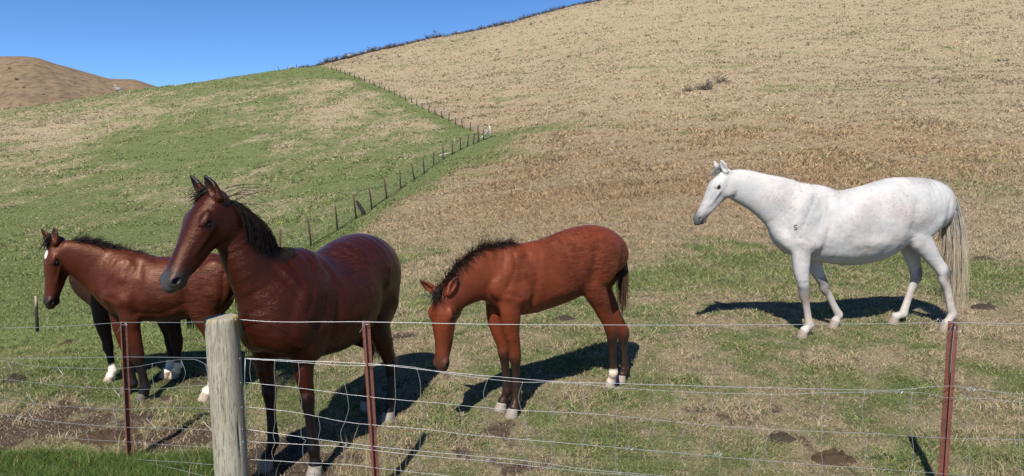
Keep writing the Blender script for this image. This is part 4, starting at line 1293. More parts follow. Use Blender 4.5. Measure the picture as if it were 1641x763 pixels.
# ---------------------------------------------------------------- the dark mare at the fence
def mare():
    lf, rf, lh = ground_hit(505, 762), ground_hit(427, 750), ground_hit(622, 673)
    a0 = mean2(lf, rf)
    fwd = np.array([-math.sin(R(17)), -math.cos(R(17)), 0]); left = np.array([-fwd[1], fwd[0], 0])
    rh = ground_hit(588, 655)
    h = Horse(a0, a0 - fwd * 1.02, .0078, 'dark bay mare facing the fence, between the weathered wooden post and a rusty post')
    xf = h.loc(a0)[0]
    S = [(.18, 1.05, .19, .20), (.05, 1.145, .235, .345), (-.10, 1.14, .275, .39), (-.34, 1.065, .335, .360), (-.60, 1.065, .365, .365), (-.84, 1.175, .325, .345), (-1.05, 1.245, .315, .295), (-1.24, 1.20, .25, .26), (-1.34, 1.17, .15, .17)]
    h.trunk([(np.array([xf + x, 0, z]), hw, hh) for x, z, hw, hh in S])
    L = lambda u, v, d: h.loc(pix(u, v, d))
    dl, dr_, dh = lf[1], rf[1], lh[1]
    A = h.loc(lf); B = h.loc(rf); C = h.loc(lh); D = h.loc(rh)
    h.foreleg((xf + .02, .13, .98), L(486, 568, dl + .02), L(493, 640, dl), L(503, 720, dl + .01), A, 1.0)
    h.foreleg((xf + .02, -.13, .98), L(424, 566, dr_ + .03), L(432, 628, dr_), L(438, 709, dr_ + .01), B, 1.0)
    h.hindleg((xf - 1.12, .15, 1.12), (xf - .98, .19, .82), L(628, 590, dh + .10) , L(624, 645, dh + .03), C, 1.0)
    h.hindleg((xf - 1.12, -.15, 1.12), (xf - .96, -.19, .82), D + np.array([-.10, -.02, .52]), D + np.array([-.03, 0, .17]), D, 1.0)
    poll = h.loc(pix(332, 311, a0[1] - .44))
    hd = np.array([xf + .02, 0, 1.17])
    fw = np.array([-.60, -.80, 0]); psi = R(35)
    face = h.ldir(np.array([0, 0, -1]) * math.cos(psi) + fw * math.sin(psi)); up = h.ldir(fw * math.cos(psi) + np.array([0, 0, 1]) * math.sin(psi))
    sidev = np.cross(up, face)
    end = poll - up * .11 + face * .07
    nk = [(hd + [.02, 0, 0], (0, 1, 0), .19, .32), (lerp(hd, end, .28) + [.06, -.01, .04], (0, 1, 0), .145, .225), (lerp(hd, end, .55) + [.04, -.02, .10], lerp((0, 1, 0), sidev, .3), .115, .175), (lerp(hd, end, .8) + [.01, -.01, .05], lerp((0, 1, 0), sidev, .6), .098, .140), (end, sidev, .085, .12)]
    h.neck(nk, .08)
    h.muscles((xf - .02, .86), (xf - .10, 1.52), (xf - .97, .84), (xf - 1.12, 1.12), 1.0, 1.3)
    # breast, shoulder, arm and quarter muscle
    for q in (1, -1):
        h.ells.append((np.array([xf + .21, .095 * q, 1.00]), np.array([.09, .095, .13]), None, .05))
        h.ells.append((np.array([xf + .06, .20 * q, 1.12]), np.array([.12, .06, .24]), [(1, 0, .45), (0, 1, 0), (-.45, 0, 1)], .06))
        h.ells.append((np.array([xf - .04, .20 * q, .90]), np.array([.14, .06, .12]), None, .06))
        h.ells.append((np.array([xf - 1.12, .20 * q, 1.08]), np.array([.17, .08, .24]), None, .06))

        h.head(poll, face, up, .985,
           {-1: h.ldir((-.52, -.05, .85)), 1: h.ldir((-.50, -.05, .86)), 'f-1': h.ldir((-.7, -.7, 0)), 'f1': h.ldir((-.4, -.9, 0))}, .135, 1.12)
    coat = bay_coat((.031, .0058, .0027), (.0065, .0045, .0040), muz=(.040, .037, .037), black_to=.13)
    h.build(M_DARK, coat, lambda s, p: (.30, .27, .24))
    rg = np.random.RandomState(21)
    cp, cn = crest_of(nk)
    w0 = np.array([xf + .02, 0, 1.52])
    pts = np.vstack([lerp(cp[1], cp[2], .25)[None], cp[2:]])
    n = 2500
    rt, q = h.crest_points(pts, n, rg, .010)
    g = wrap_down(h, (xf - .35, .8), .010)
    dirs = np.tile([-.12, .9, .12], (n, 1)) + rg.normal(0, .16, (n, 3))
    h.strands('mane', rt - cn.mean(0) * .012, dirs, rg.uniform(.15, .33, n) * (.55 + .6 * np.clip(q * 2, 0, 1)), np.full(n, 2.3), .0022, (.0075, .0050, .0042), 9, .22, 22, g)
    n = 14
    rt = cp[-1] + rg.normal(0, .03, (n, 3)); 
    h.strands('mane_wisp', rt, np.tile(h.ldir((.9, .3, .42)), (n, 1)) + rg.normal(0, .13, (n, 3)), rg.uniform(.18, .36, n), np.full(n, .45), .0026, (.013, .009, .008), 9, .35, 23)
    n = 150
    rt = h.HL(-.03, 0, .05)[None] + rg.normal(0, .02, (n, 3))
    h.strands('forelock', rt, np.tile(h.hX * .7 + h.hZ * .25 - h.hY * .7, (n, 1)) + rg.normal(0, .15, (n, 3)), rg.uniform(.07, .16, n), np.full(n, .25), .0028, (.013, .009, .008), 6, .3, 25)
    tail(h, (xf - 1.36, -.02, 1.22), 260, .85, .005, (.012, .009, .008), (-.35, -.1, -.8), None, .025, 2.4, 26, .12)
    return h

HW = white_horse(); HF = foal(); HY = yearling(); HH = hidden_horse(); HM = mare()

# ------------------------------------------------------------------ materials for fences and ground things
def rust_material():
    t = NT('rusty_steel'); co = t.coord('Object')
    n = t.noise(26, 6, .7, co); n2 = t.noise(140, 3, .6, co); n3 = t.noise(5, 4, .6, co)
    c = t.mix(n, (.085, .028, .020), (.19, .072, .048))
    c = t.mix(t.ramp(n2, [(.58, 0), (.7, 1)]), c, (.26, .13, .095))
    c = t.mix(t.ramp(n3, [(.5, 0), (.75, .7)]), c, (.05, .022, .02))
    return t.done(t.bsdf(c, .72, .15, t.bump(t.math('ADD', n, n2), .5, .002), .35))
M_RUST = rust_material()
def wire_material():
    t = NT('galvanised_wire'); co = t.coord('Object')
    n = t.noise(9, 4, .6, co)
    c = t.mix(n, (.28, .29, .30), (.48, .49, .50))
    return t.done(t.bsdf(c, .42, .55, None, .5))
M_WIRE = wire_material()
def wood_material():
    t = NT('weathered_timber'); co = t.coord('Object')
    g = t.noise(3.2, 7, .68, t.mapping(co, (13, 13, .9)), .35)
    g2 = t.noise(9, 5, .7, t.mapping(co, (22, 22, 1.2)), .2)
    b = t.noise(4.5, 5, .6, co); f = t.noise(60, 4, .6, co)
    c = t.mix(g, (.165, .146, .108), (.375, .345, .27))
    c = t.mix(t.ramp(g2, [(.30, 1), (.43, 0)]), c, (.13, .11, .085))
    c = t.mix(t.math('MULTIPLY', t.ramp(b, [(.45, 0), (.7, 1)]), .5), c, (.21, .205, .14))
    li = t.attr('lichen').outputs['Fac']
    lm = t.ramp(t.math('ADD', t.math('ADD', li, -.5), t.math('ADD', t.math('MULTIPLY', b, .9), t.math('MULTIPLY', f, .45))), [(.55, 0), (.66, 1)])
    c = t.mix(lm, c, t.mix(f, (.15, .10, .03), (.36, .27, .10)))
    sp = t.ramp(t.noise(15, 4, .6, co), [(.70, 0), (.76, 1)])
    c = t.mix(sp, c, (.46, .45, .39))
    h = t.math('ADD', t.math('MULTIPLY', g, .5), t.math('ADD', t.math('MULTIPLY', t.ramp(g2, [(.30, 0), (.45, 1)]), 1.0), t.math('MULTIPLY', f, .2)))
    return t.done(t.bsdf(c, .9, 0, t.bump(h, .9, .006), .2))
M_WOOD = wood_material()
def plain(name, c1, c2, scale=12, rough=.9, bump=.5, dist=.01):
    t = NT(name); co = t.coord('Object')
    n = t.noise(scale, 5, .65, co)
    return t.done(t.bsdf(t.mix(n, c1, c2), rough, 0, t.bump(n, bump, dist), .2))
M_OLDPOST = plain('old_post', (.035, .022, .016), (.10, .065, .045))
M_PALEPOST = plain('pale_post', (.30, .28, .25), (.46, .44, .41))
M_CHAR = plain('charred_wood', (.008, .007, .006), (.03, .026, .022))
M_DUNG = plain('dung', (.024, .015, .009), (.080, .050, .028), 30, .95, 1.0, .02)
M_DUNG2 = plain('old_dung', (.016, .012, .009), (.06, .045, .033), 30, .95, 1.0, .02)
M_ROCK = plain('pale_rock', (.13, .12, .11), (.28, .265, .245), .4, .9, .8, .4)

# ------------------------------------------------------------------ wire fence in front
PL_, PW_, PR_ = ground_hit(208, 744), pix(372, 800, 4.60), pix(1509, 812, 4.60)
def _norm2(a, b):
    t = nrm([b[0] - a[0], b[1] - a[1], 0]); return np.array([-t[1], t[0], 0])
_nL, _nR = _norm2(PL_, PW_), _norm2(PW_, PR_)
def fpix(u, v, off=0.0):
    """point on the fence line (off: metres behind it)"""
    n2 = _nL if u < 366 else _nR
    r = ray(u, v); q = np.array([0, 0, H]) - PW_ - n2 * off
    return np.array([0, 0, H]) + r * (-(q @ n2) / (r @ n2))

FE = empty('wire_fence', (PL_[0], PL_[1], PL_[2]))
tag(FE, 'sagging wire netting fence across the foreground with one thick wooden post and rusty steel posts', 'fence')
FO = np.array(FE.location)

def y_post(name, parent, top, base, mat, w_=.034, th=.0065, yaw=0.0, org=None, label=None):
    """steel star post: three flanges, extruded from base to top"""
    org = np.zeros(3) if org is None else org
    prof = []
    for k in range(3):
        a = yaw + k * 2 * math.pi / 3
        d = np.array([math.cos(a), math.sin(a)]); s_ = np.array([-d[1], d[0]])
        ww = w_ * (1.0 if k else .8)
        prof += [d * th * .6 - s_ * th * .5 * 1.2, d * ww - s_ * th * .5, d * ww + s_ * th * .5, d * th * .6 + s_ * th * .5 * 1.2]
    prof = np.array(prof); n = len(prof)
    ks = np.linspace(0, 1, 9); V = []
    for k in ks:
        c = lerp(base, top, k)
        V.append(np.stack([c[0] + prof[:, 0], c[1] + prof[:, 1], np.full(n, c[2])], 1))
    V = np.vstack(V) - org
    F = [[i * n + j, i * n + (j + 1) % n, (i + 1) * n + (j + 1) % n, (i + 1) * n + j] for i in range(len(ks) - 1) for j in range(n)]
    e = (len(ks) - 1) * n
    for k in range(3):
        F.append([e + 4 * k, e + 4 * k + 1, e + 4 * k + 2, e + 4 * k + 3])
    F.append([e, e + 4, e + 8, e + 3])
    o = mesh_np(name, V, np.array(F), mat, parent, smooth=False)
    if label: o['label'] = label
    return o

def wire(name, parent, pts, r, mat=None, n=6, org=None, label=None):
    org = np.zeros(3) if org is None else org
    V, F = tube_np(np.array(pts) - org, r, n)
    o = mesh_np(name, V, F, mat or M_WIRE, parent)
    if label: o['label'] = label
    return o

def smooth_line(pts, per=6, jit=0.0, seed=0):
    P = np.array(pts, float); m = len(P)
    rg = np.random.RandomState(seed)
    q = np.linspace(0, m - 1, (m - 1) * per + 1); i = np.clip(q.astype(int), 0, m - 2); f = (q - i)[:, None]
    p0 = P[np.maximum(i - 1, 0)]; p1 = P[i]; p2 = P[i + 1]; p3 = P[np.minimum(i + 2, m - 1)]
    o = .5 * (2 * p1 + (p2 - p0) * f + (2 * p0 - 5 * p1 + 4 * p2 - p3) * f ** 2 + (3 * p1 - p0 - 3 * p2 + p3) * f ** 3)
    if jit:
        o = o + rg.normal(0, jit, o.shape)
    return o

WIRES = [
    ([(-160, 529), (0, 526), (100, 523), (197, 517), (270, 517), (334, 516)], .0021),
    ([(384, 512), (450, 516), (588, 516), (800, 520), (1100, 521), (1400, 519), (1530, 517), (1641, 519), (1820, 521)], .0023),
    ([(-160, 574), (0, 574), (100, 574), (199, 572), (336, 574)], .0020),
    ([(392, 574), (450, 577), (590, 583), (700, 595), (800, 604), (900, 612), (1000, 615), (1100, 618), (1250, 622), (1380, 625), (1440, 625), (1490, 620), (1530, 619), (1560, 623), (1641, 632), (1820, 641)], .0024),
    ([(-160, 570), (0, 578), (40, 585), (100, 589), (197, 590), (260, 580), (310, 576), (338, 590)], .0016),
    ([(392, 575), (470, 580), (560, 586), (640, 586), (740, 602), (830, 612), (900, 613), (1000, 622), (1100, 628), (1240, 632), (1340, 629), (1470, 629), (1515, 637), (1580, 639), (1641, 645), (1820, 655)], .0018),
    ([(-160, 600), (0, 608), (100, 618), (190, 623), (240, 624), (300, 619), (341, 617)], .0017),
    ([(393, 613), (480, 622), (590, 636), (700, 646), (820, 657), (960, 664), (1100, 678), (1180, 685), (1300, 691), (1400, 695), (1510, 702), (1641, 705), (1820, 712)], .0018),
    ([(-160, 630), (0, 640), (50, 647), (130, 653), (200, 656), (270, 653), (342, 655)], .0016),
    ([(394, 652), (480, 662), (560, 677), (681, 688), (743, 696), (822, 703), (905, 710), (1008, 719), (1100, 727), (1174, 734), (1311, 745), (1471, 756), (1545, 762), (1641, 768), (1820, 778)], .0018),
    ([(-160, 655), (0, 664), (60, 673), (130, 680), (205, 685), (270, 686), (343, 690)], .0020),
    ([(395, 688), (480, 700), (588, 714), (684, 724), (836, 738), (939, 752), (1008, 758), (1120, 767), (1300, 781), (1510, 796), (1820, 812)], .0019),
    ([(-160, 676), (0, 686), (60, 694), (120, 703), (207, 708), (270, 713), (344, 717)], .0016),
    ([(396, 708), (480, 712), (560, 717), (663, 729), (801, 741), (925, 755), (1032, 763), (1200, 778), (1510, 806), (1820, 822)], .0018),
    ([(-160, 700), (0, 709), (100, 722), (209, 735), (280, 740), (345, 745)], .0017),
    ([(397, 736), (480, 741), (560, 745), (629, 753), (722, 763), (900, 779), (1200, 800), (1510, 822), (1820, 838)], .0016),
    ([(240, 742), (300, 756), (347, 768)], .0016),
]
WL = []
for i, (pp, r) in enumerate(WIRES):
    P = [fpix(u, v) for u, v in pp]
    wire('wire', FE, smooth_line(P, 8, .0005, i), r * .66, None, 6, FO)
    WL.append((np.array([p[0] for p in pp], float), np.array([p[1] for p in pp], float)))
LEFTW = [4, 6, 8, 10, 12, 14]; RIGHTW = [5, 7, 9, 11, 13, 15]
def stay(u, rows, bend, seed):
    rg = np.random.RandomState(seed)
    P = []
    uu = u
    for k, wi in enumerate(rows):
        xs, ys = WL[wi]
        P.append(fpix(uu, float(np.interp(uu, xs, ys)), -.002))
        if k < len(rows) - 1:
            du = rg.normal(0, bend); vm = .5 * (np.interp(uu, xs, ys) + np.interp(uu, *WL[rows[k + 1]]))
            nu = uu + rg.normal(.8, bend * .7)
            P.append(fpix(.5 * (uu + nu) + du, float(vm), -.002))
            uu = nu
    wire('stay_wire', FE, smooth_line(P, 5), .0012, None, 6, FO)
for i, u in enumerate([-60, 12, 48, 92, 138, 182, 244, 290, 330]):
    stay(u, LEFTW if i % 3 else LEFTW[:5], 4.5, i)
for i, u in enumerate([402, 440, 478, 512, 552, 632, 668, 728, 782, 838, 886, 936, 992, 1046, 1098, 1150, 1206, 1236, 1322, 1386, 1462, 1550, 1634]):
    rr = RIGHTW if u < 720 else (RIGHTW[:5] if i % 3 else RIGHTW)
    stay(u, rr, 5.5 if 600 < u < 1300 else 3.5, 40 + i)
# wire stapled upright to the back edge of the wooden post
wire('stay_wire', FE, [fpix(393, 574), fpix(392, 610), fpix(394, 655), fpix(395, 700), fpix(399, 790)], .0017, None, 6, FO)

def tie(parent, u, v, seed):
    rg = np.random.RandomState(seed)
    P = []
    for k in range(7):
        P.append(fpix(u + rg.uniform(-7, 7), v + rg.uniform(-3, 4) , -.006 - .01 * math.sin(k)))
    wire('tie_wire', parent, smooth_line(P, 5), .0014, None, 6, FO)
    P = [fpix(u - 3, v + 1, -.03), fpix(u - 6, v + 9, -.02), fpix(u - 10, v + 15, -.01)]
    wire('tie_wire', parent, smooth_line(P, 5), .0014, None, 6, FO)

for u0, v0, u1, v1, ww, yaw in ((-98, 522, -72, 735, .030, .5), (197, 516, 208, 744, .030, .5), (586, 515, 604, 800, .032, .4), (1529, 516, 1509, 812, .035, .15)):
    top = fpix(u0, v0, .022); base = fpix(u1, v1, .022); base = base + (base - top) * .06
    p = y_post('metal_post', FE, top, base, M_RUST, ww, .0075, yaw, FO)
    tie(p, u0, v0 + 3, abs(int(u0)))
# hooked wire hanging from the right-hand post top
wire('tie_wire', FE, smooth_line([fpix(1528, 517, -.012), fpix(1540, 521, -.02), fpix(1541, 530, -.02), fpix(1533, 532, -.02), fpix(1530, 524, -.012), fpix(1527, 545, -.012), fpix(1523, 600, -.012)], 6), .0016, None, 6, FO)
wire('tie_wire', FE, smooth_line([fpix(1500, 516), fpix(1504, 511), fpix(1508, 519), fpix(1511, 513), fpix(1514, 518), fpix(1518, 517)], 5), .0018, None, 6, FO)
for u, v in ((1556, 624), (1150, 727), (1008, 718), (1440, 628)):
    wire('tie_wire', FE, smooth_line([fpix(u - 6, v - 1), fpix(u - 3, v + 3, -.004), fpix(u, v - 3, -.006), fpix(u + 3, v + 3, -.004), fpix(u + 7, v - 1)], 5), .0022, None, 6, FO)

def wooden_post():
    top, low = fpix(355, 508, -.02), fpix(375, 815, -.02)
    ax = top - low; L = np.linalg.norm(ax); base = low
    n, m = 72, 64
    a = np.arange(n) * 2 * math.pi / n
    rg = np.random.RandomState(4)
    V = []; li = []
    for i in range(m):
        t = i / (m - 1); c = lerp(base, top, t)
        rad = .104 - .004 * t + .0035 * (fbm(a * 1.4 + 3, np.full(n, t * 2.0), 61, 3) - .5) * 2 + .0022 * (fbm(a * 9 + 31, np.full(n, t * 1.2), 63, 3) - .5) * 2
        # drying checks: narrow grooves running up the post
        for ca, w_, dp, t0, t1 in ((4.2, .035, .010, .1, .62), (4.9, .030, .012, .38, 1.0), (5.6, .03, .008, .0, .5), (3.7, .03, .007, .55, 1.0), (4.55, .025, .006, .6, 1.0)):
            aa = ca + .06 * math.sin(t * 5 + ca)
            rad = rad - 1.7 * dp * np.exp(-((a - aa) / w_) ** 2) * (sstep(t0, t0 + .08, t) * (1 - sstep(t1 - .08, t1 + .02, t)) if t1 < 1 else sstep(t0, t0 + .1, t))
        if i == m - 1: rad = rad - .004
        V.append(np.stack([c[0] + rad * np.cos(a), c[1] + rad * np.sin(a), np.full(n, c[2]) + (.006 * np.cos(a - .4) if i > m - 4 else 0)], 1))
        li.append(.02 + .06 * sstep(.975, 1.0, t) + .42 * np.exp(-((np.angle(np.exp(1j * (a + .12)))) / .30) ** 2) * sstep(.25, .6, t) + .28 * sstep(.85, 1, t))
    # end grain
    for k, q in enumerate((.86, .6, .3)):
        c = top
        V.append(np.stack([c[0] + .098 * q * np.cos(a), c[1] + .098 * q * np.sin(a), np.full(n, c[2] + .003) + .006 * np.cos(a - .4) * q - .003 * (fbm(np.cos(a) * 6, np.sin(a) * 6 + k, 3, 2) - .3)], 1))
        li.append(np.full(n, .22 - .1 * k))
    V.append(np.array([[top[0], top[1], top[2] + .002]])); li.append(np.array([.3]))
    Vv = np.vstack(V) - FO; mm = m + 3
    F = [[i * n + j, i * n + (j + 1) % n, (i + 1) * n + (j + 1) % n, (i + 1) * n + j] for i in range(mm - 1) for j in range(n)]
    e = (mm - 1) * n
    F += [[e + j, e + (j + 1) % n, mm * n, mm * n] for j in range(0)]
    F += [[e + j, e + j + 1, e + (j + 2) % n, mm * n] for j in range(0, n, 2)]
    o = mesh_np('wooden_post', Vv, np.array(F), M_WOOD, FE, {'lichen': np.concatenate(li)})
    o['label'] = 'thick round weathered wooden post with yellow lichen'
    # staples holding the wires
    for u, v in ((384, 513), (391, 575), (392, 614), (394, 653), (395, 689), (396, 709)):
        p = fpix(u - 5, v, -.10)
        wire('staple', o, [p + [-.004, .0, .008], p + [-.004, -.006, .004], p + [-.004, -.006, -.004], p + [-.004, .0, -.008]], .0018, None, 6, FO)
wooden_post()

# ------------------------------------------------------------------ fence up the hill
HF_o = ground_hit(785, 221)
HFE = empty('hill_fence', HF_o)
tag(HFE, 'thin post and wire fence running across the pasture and up the hill behind', 'fence')
HO = np.array(HF_o)
NEARP = [(448, 428, 3), (499, 395, -5), (541, 370, -3), (571, 350, -4), (596, 335, -4), (620, 318, -4), (642, 302, -1), (664.5, 288, -5), (680, 277.5, -2), (695, 265.6, 0), (710, 255, 0), (725, 247, 0), (737.8, 240, 0), (749, 235, 2), (758.5, 231, 2), (766, 228, 1), (775, 224.5, 0)]
np_pts = []
for u, v, ln in NEARP:
    b = ground_hit(u, v); s_ = ppm(b[1]); hgt = 1.2
    top = b + np.array([ln / s_, 0, hgt]); np_pts.append((b, top))
    V, F = tube_np([b - [0, 0, .1], lerp(b, top, .5), top], .030 + .0004 * b[1], 6)
    mesh_np('metal_post', V - HO, F, M_OLDPOST, HFE)
uppts = [(766, 215), (753, 209.5), (741, 205), (730, 199.5), (719, 194.5), (708.5, 189.5), (697, 184.5), (687, 179.5), (677, 174.5), (668, 170), (659, 165.5), (650, 161), (641, 156.5), (632, 152.5), (624, 148.5), (616, 145), (608, 141), (600, 137.5), (592, 134), (584, 130.5), (576, 127.5), (568, 124.5), (560, 121.5), (553, 119), (546, 116.5), (539, 114), (532, 111.5)]
up_pts = []
for i, (u, v) in enumerate(uppts):
    b = ground_hit(u, v); top = b + np.array([.12 * math.sin(i * 2.1), 0, 1.15 + .12 * math.sin(i * 3.7)])
    up_pts.append((b, top))
    V, F = tube_np([b - [0, 0, .2], lerp(b, top, .5), top], .060 + .00022 * b[1], 6)
    mesh_np('metal_post', V - HO, F, M_OLDPOST, HFE)
# strainer at the corner with its stay and a fallen pale rail
b = ground_hit(785.3, 221)
V, F = tube_np([b - [0, 0, .1], b + [0, 0, .7], b + [-.03, 0, 1.36]], .11, 8)
o = mesh_np('strainer_post', V - HO, F, M_PALEPOST, HFE); o['label'] = 'pale corner post'
b2 = ground_hit(766, 228)
V, F = tube_np([b + [-.1, -.05, .95], lerp(b, b2, .5) + [0, 0, .55], b2 + [0, 0, .12]], .055, 8)
mesh_np('brace_rail', V - HO, F, M_PALEPOST, HFE)
c1, c2 = ground_hit(704, 251), ground_hit(722, 247)
V, F = tube_np([c1 + [0, 0, .1], (c1 + c2) / 2 + [0, 0, .12], c2 + [0, 0, .12]], .06, 8)
mesh_np('brace_rail', V - HO, F, M_PALEPOST, HFE)
corner = (b, b + np.array([-.03, 0, 1.36]))
for q, rr in ((.95, .006), (.74, .005), (.55, .005), (.38, .005), (.22, .005), (.05, .02)):
    P = [lerp(a, t_, q) for a, t_ in np_pts] + [lerp(*corner, q)]
    wire('wire', HFE, P, rr, M_OLDPOST if q < .1 else M_WIRE, 4, HO)
    if q > .3:
        P = [lerp(*corner, q)] + [lerp(a, t_, q) for a, t_ in up_pts]
        wire('wire', HFE, P, .008, None, 4, HO)

# dark leaning stub beside the hill fence
b = ground_hit(584, 344); s_ = ppm(b[1])
t_ = b + np.array([-12 / s_, 0, 22 / s_ * 1.02])
V, F = tube_np([b - [0, 0, .1], lerp(b, t_, .3) + [.02, 0, 0], lerp(b, t_, .7) + [-.02, 0, .02], t_], [.13, .11, .10, .07], 8)
o = mesh_np('leaning_post', V - b, F, M_CHAR); o.location = b
tag(o, 'charred short post leaning over beside the hill fence', 'post')

# broken stake at the far left
b = ground_hit(60, 534); s_ = ppm(b[1])
st = empty('broken_stake', b)
V, F = tube_np([[0, 0, -.05], [.005, 0, .18], [.01, 0, .40]], .024, 8)
mesh_np('shaft', V, F, M_CHAR, st)
V, F = tube_np([[.01, 0, .40], [.014, 0, .50], [.012, 0, .60]], [.0235, .022, .016], 8)
mesh_np('bare_tip', V, F, plain('bare_wood', (.20, .165, .13), (.36, .30, .24)), st)
tag(st, 'short black stake with a pale bare tip under the muzzle of the star-faced horse', 'stake')

# ------------------------------------------------------------------ dung and clods
def mound(name, loc, rx, ry, h, seed, mat, label, group):
    n, m = 34, 13
    V = [[0, 0, h]]
    for i in range(1, m + 1):
        r = i / m
        for j in range(n):
            a = j * 2 * math.pi / n
            k = r * (1 + .35 * (float(fbm(np.array([math.cos(a) * 1.5 + seed]), np.array([math.sin(a) * 1.5]), 3, 2)[0]) - .5))
            x, y = k * rx * math.cos(a), k * ry * math.sin(a)
            lump = float(fbm(np.array([x * 38 + seed * 3]), np.array([y * 38]), 9, 2)[0])
            zz = h * (1 - r ** 1.6) * (.10 + 2.2 * lump)
            if i == m: zz = -.03
            V.append([x, y, zz + PLANE * y])
    F = []
    for j in range(0, n, 2):
        F.append([0, 1 + j, 1 + (j + 1) % n, 1 + (j + 2) % n])
    for i in range(m - 1):
        for j in range(n):
            F.append([1 + i * n + j, 1 + (i + 1) * n + j, 1 + (i + 1) * n + (j + 1) % n, 1 + i * n + (j + 1) % n])
    o = mesh_np(name, np.array(V), np.array(F), mat); o.location = loc
    tag(o, label, 'dung pile', group)
for i, (u, v, rx, ry, h, mat, lb) in enumerate([
        (108, 554, .13, .10, .045, M_DUNG, 'reddish brown dung pile on green grass under the star-faced horse'),
        (24, 609, .12, .08, .04, M_DUNG2, 'dark flat dung pile at the left edge, below the black stake'),
        (1577, 493, .17, .10, .04, M_DUNG2, 'dark dung pile behind the tail of the white horse'),
        (1160, 453, .15, .12, .03, M_DUNG2, 'flat dung patch on the grass under the white horse\'s chin'),
        (906, 511, .13, .08, .03, M_DUNG2, 'dark dung patch under the belly of the head-down foal'),
        (1336, 737, .17, .10, .05, M_DUNG, 'reddish crumbled dung heap by the fence wires, left of the right steel post'),
        (1252, 704, .12, .08, .04, M_DUNG2, 'small dark clod heap behind the netting, up and left of the reddish heap'),
        (165, 703, .22, .10, .05, M_DUNG, 'wide straw-coloured dung spread on bare soil by the left steel post')]):
    mound('dung_pile', ground_hit(u, v), rx, ry, h, i * 1.7, mat, lb, 'dung piles in the paddock')

# ------------------------------------------------------------------ shrubs
def shrub_mesh(name, seed, rx, rz, n, cols, stick=True, leaf=.10):
    rg = np.random.RandomState(seed)
    parts = []; tints = []
    for i in range(n):
        a = rg.uniform(0, 2 * math.pi); r0 = rg.uniform(0, .35) * rx
        el = rg.uniform(.25, 1.45)
        L = rz * rg.uniform(.5, 1.1) * (1.1 if el > .8 else rx / rz)
        p0 = np.array([math.cos(a) * r0, math.sin(a) * r0, -.1])
        d = np.array([math.cos(a) * math.cos(el), math.sin(a) * math.cos(el), math.sin(el)])
        p1 = p0 + d * L * .5 + rg.normal(0, .06 * rz, 3); p2 = p0 + d * L + rg.normal(0, .10 * rz, 3)
        V, F = tube_np([p0, p1, p2], np.array([.030, .020, .008]) * rz, 4)
        parts.append((V, F)); tints.append(np.tile(np.array(cols[0]) * rg.uniform(.6, 1.4), (len(V), 1)))
        for k in range(7):
            c = lerp(p1, p2, rg.uniform(-.4, 1.1)) + rg.normal(0, .09 * rz, 3)
            e1 = nrm(rg.normal(0, 1, 3)) * leaf * rz * rg.uniform(.5, 1.4); e2 = nrm(rg.normal(0, 1, 3)) * leaf * rz * .55
            parts.append((np.array([c - e1, c + e2, c + e1, c - e2]), np.array([[0, 1, 2, 3]])))
            tints.append(np.tile(np.array(cols[1 + rg.randint(len(cols) - 1)]) * rg.uniform(.6, 1.4), (4, 1)))
    V, F = join(parts)
    return V, F, np.vstack(tints)
M_SHRUB = grass_material('shrub_foliage', .15)
GREY = [(.06, .05, .04), (.14, .12, .095), (.10, .09, .07), (.20, .165, .13)]
DARK = [(.075, .058, .048), (.105, .085, .068), (.14, .105, .082), (.19, .13, .095), (.075, .068, .06)]

def shrub(name, u, v, wpx, hpx, seed, cols, label, group, n=46):
    b = ground_hit(u, v); s_ = ppm(b[1])
    V, F, T = shrub_mesh(name, seed, wpx / s_ * .5, hpx / s_, n, cols)
    o = mesh_np(name, V, F, M_SHRUB, None, {'tint': T}, smooth=False); o.location = b
    tag(o, label, 'shrub', group)
    return o
shrub('shrub', 1156, 133, 26, 11, 1, GREY, 'grey twiggy shrub on the brown hill, highest of the three together', 'grey shrubs on the brown hill')
shrub('shrub', 1131, 144, 32, 15, 2, GREY, 'widest grey twiggy shrub, in the middle of the three together on the hill', 'grey shrubs on the brown hill')
shrub('shrub', 1102, 147, 18, 10, 3, GREY, 'smallest grey twiggy shrub, lowest left of the three together on the hill', 'grey shrubs on the brown hill')
sm = [(1037, 58, 8, 6), (910, 92, 9, 5), (852, 40, 10, 6), (727, 67, 12, 6), (610, 95, 14, 6), (595, 92, 10, 5), (697, 52, 8, 5), (1205, 45, 7, 5), (1270, 78, 7, 5), (1380, 62, 8, 5), (1480, 50, 7, 5), (915, 120, 10, 5), (1010, 110, 12, 6), (985, 108, 10, 5), (1450, 125, 14, 6), (1500, 122, 10, 5), (1295, 73, 8, 6), (760, 62, 8, 5), (640, 92, 10, 5), (875, 78, 8, 5), (940, 55, 8, 5), (1090, 35, 8, 5), (1560, 20, 9, 5), (1620, 30, 9, 5), (1150, 75, 8, 4), (800, 85, 9, 4)]
for i, (u, v, a, h_) in enumerate(sm):
    shrub('tussock', u, v, a, h_, 20 + i, DARK if i % 3 else GREY, 'small dark dry tussock dotted on the brown upper hillside', 'dark tussocks on the upper hillside', 14)

